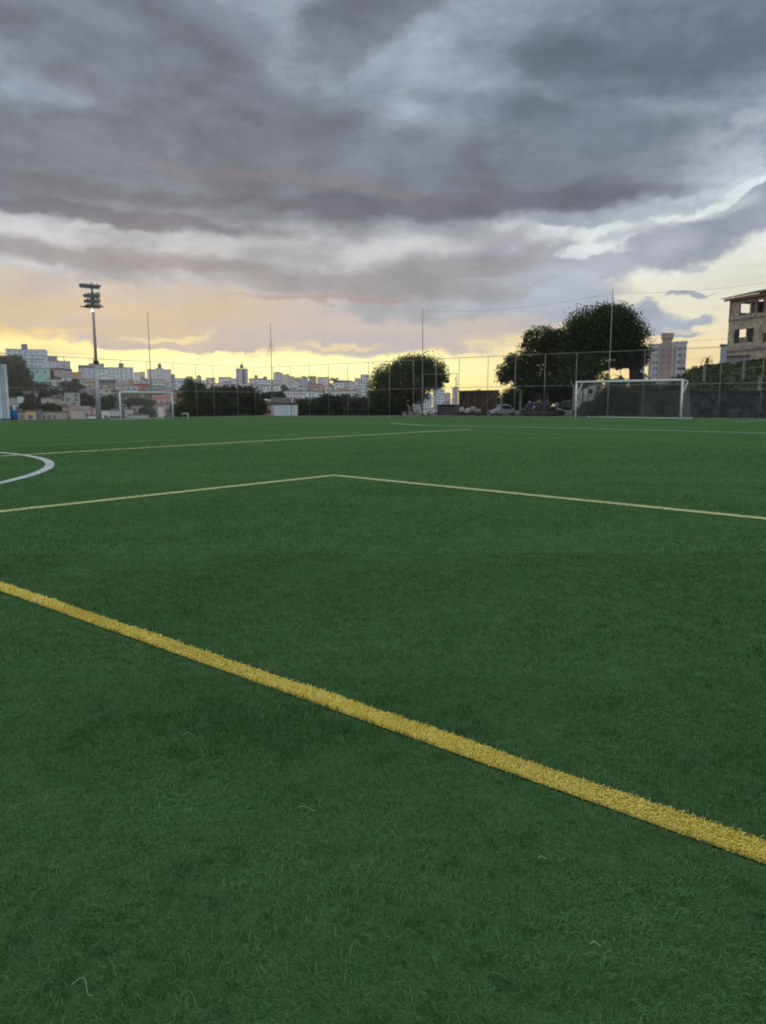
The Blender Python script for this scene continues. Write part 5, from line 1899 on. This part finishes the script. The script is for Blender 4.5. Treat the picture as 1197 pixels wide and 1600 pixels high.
# right of the round tree
H(648, 657, 620, 640, (150, 154, 156), 'grey-white block nearest the whitewashed trunk', win=(2, 4), **AP)
H(655, 663, 613, 642, (160, 164, 166), 'slim grey apartment tower behind the gate frame', win=(2, 6), **AP)
H(663, 675, 616, 644, (166, 176, 182), 'white apartment tower with rows of balconies', win=(3, 7), **AP)
H(676, 688, 608, 640, (150, 162, 186), 'tallest blue-grey tower right of the round tree', tank=(682, 687, 604, (130, 136, 160)), win=(3, 7), **AP)
H(688, 695, 609, 640, (156, 164, 182), 'slim blue-grey tower joined to the tallest one', win=(2, 7), **AP)
H(694, 704, 615, 640, (138, 130, 136), 'grey-brown tower with small tank, middle of the right group', tank=(698, 701, 613, (120, 112, 118)), win=(2, 5), **AP)
H(707, 716, 606, 636, (164, 148, 156), 'rosy grey tower at the left edge of the brown hoarding', tank=(711, 715, 604, (140, 124, 132)), win=(2, 6), **AP)
H(705, 711, 624, 640, (178, 172, 172), 'small white tower before the rosy grey tower', win=(1, 3))
H(664, 684, 641, 650, (150, 156, 158), 'low white-roofed houses behind the gate frame', rc=(186, 188, 190), win=(3, 1))
H(745, 751, 609, 636, (168, 176, 186), 'pale tower top peeping over the brown hoarding', win=(1, 2), **AP)

# small dense infill houses
RI = random.Random(77)
FG = [('houses packed on the central hillside', 'tiny pale house packed among the dense rows of the central hillside', 395, 566, 596, 616, 52),
      ('houses packed on the left hillside', 'tiny dull house packed between the larger houses of the left hillside', 78, 290, 594, 640, 46),
      ('houses packed right of the round tree', 'tiny pale house at the foot of the towers right of the round tree', 645, 716, 632, 646, 14)]
for gname, lab, xa_, xb_, ya_, yb_, cnt in FG:
    for i in range(cnt):
        px = RI.uniform(xa_, xb_); base = RI.uniform(ya_, yb_) + 4
        wq = RI.uniform(5, 10); hq_ = RI.uniform(4, 8)
        v = RI.uniform(115, 185) if 'pale' in lab else RI.uniform(95, 165)
        c = (int(v + RI.uniform(-6, 12)), int(v), int(v + RI.uniform(-12, 12)))
        H(px - wq / 2, px + wq / 2, base - hq_, base, c, lab, 'tile' if RI.random() < .35 else 'flat', rc=RI.choice([(120, 90, 82), (110, 104, 102), (84, 80, 80)]), win=(RI.choice([1, 2]), 1), grp=gname)

# ------------------------------------------------------------------ evening haze over the valley
hm_ = bpy.data.materials.new('haze_air')
hm_.use_nodes = True
hn = hm_.node_tree
hn.nodes.clear()
ho = hn.nodes.new('ShaderNodeOutputMaterial')
hv = hn.nodes.new('ShaderNodeVolumePrincipled')
hv.inputs['Color'].default_value = (0.86, 0.90, 1.0, 1)
hv.inputs['Density'].default_value = 0.0002
hv.inputs['Anisotropy'].default_value = 0.6
hn.links.new(hv.outputs[0], ho.inputs['Volume'])
zmin = float(min(GZ.min(), -1)) - 1.0
hz_o = MB().box(-1550, 1550, -1550, 1550, zmin, 95).build('haze', hm_)
tag(hz_o, 'thin evening haze over the valley', None, None, 'stuff')
hz_o.visible_shadow = True
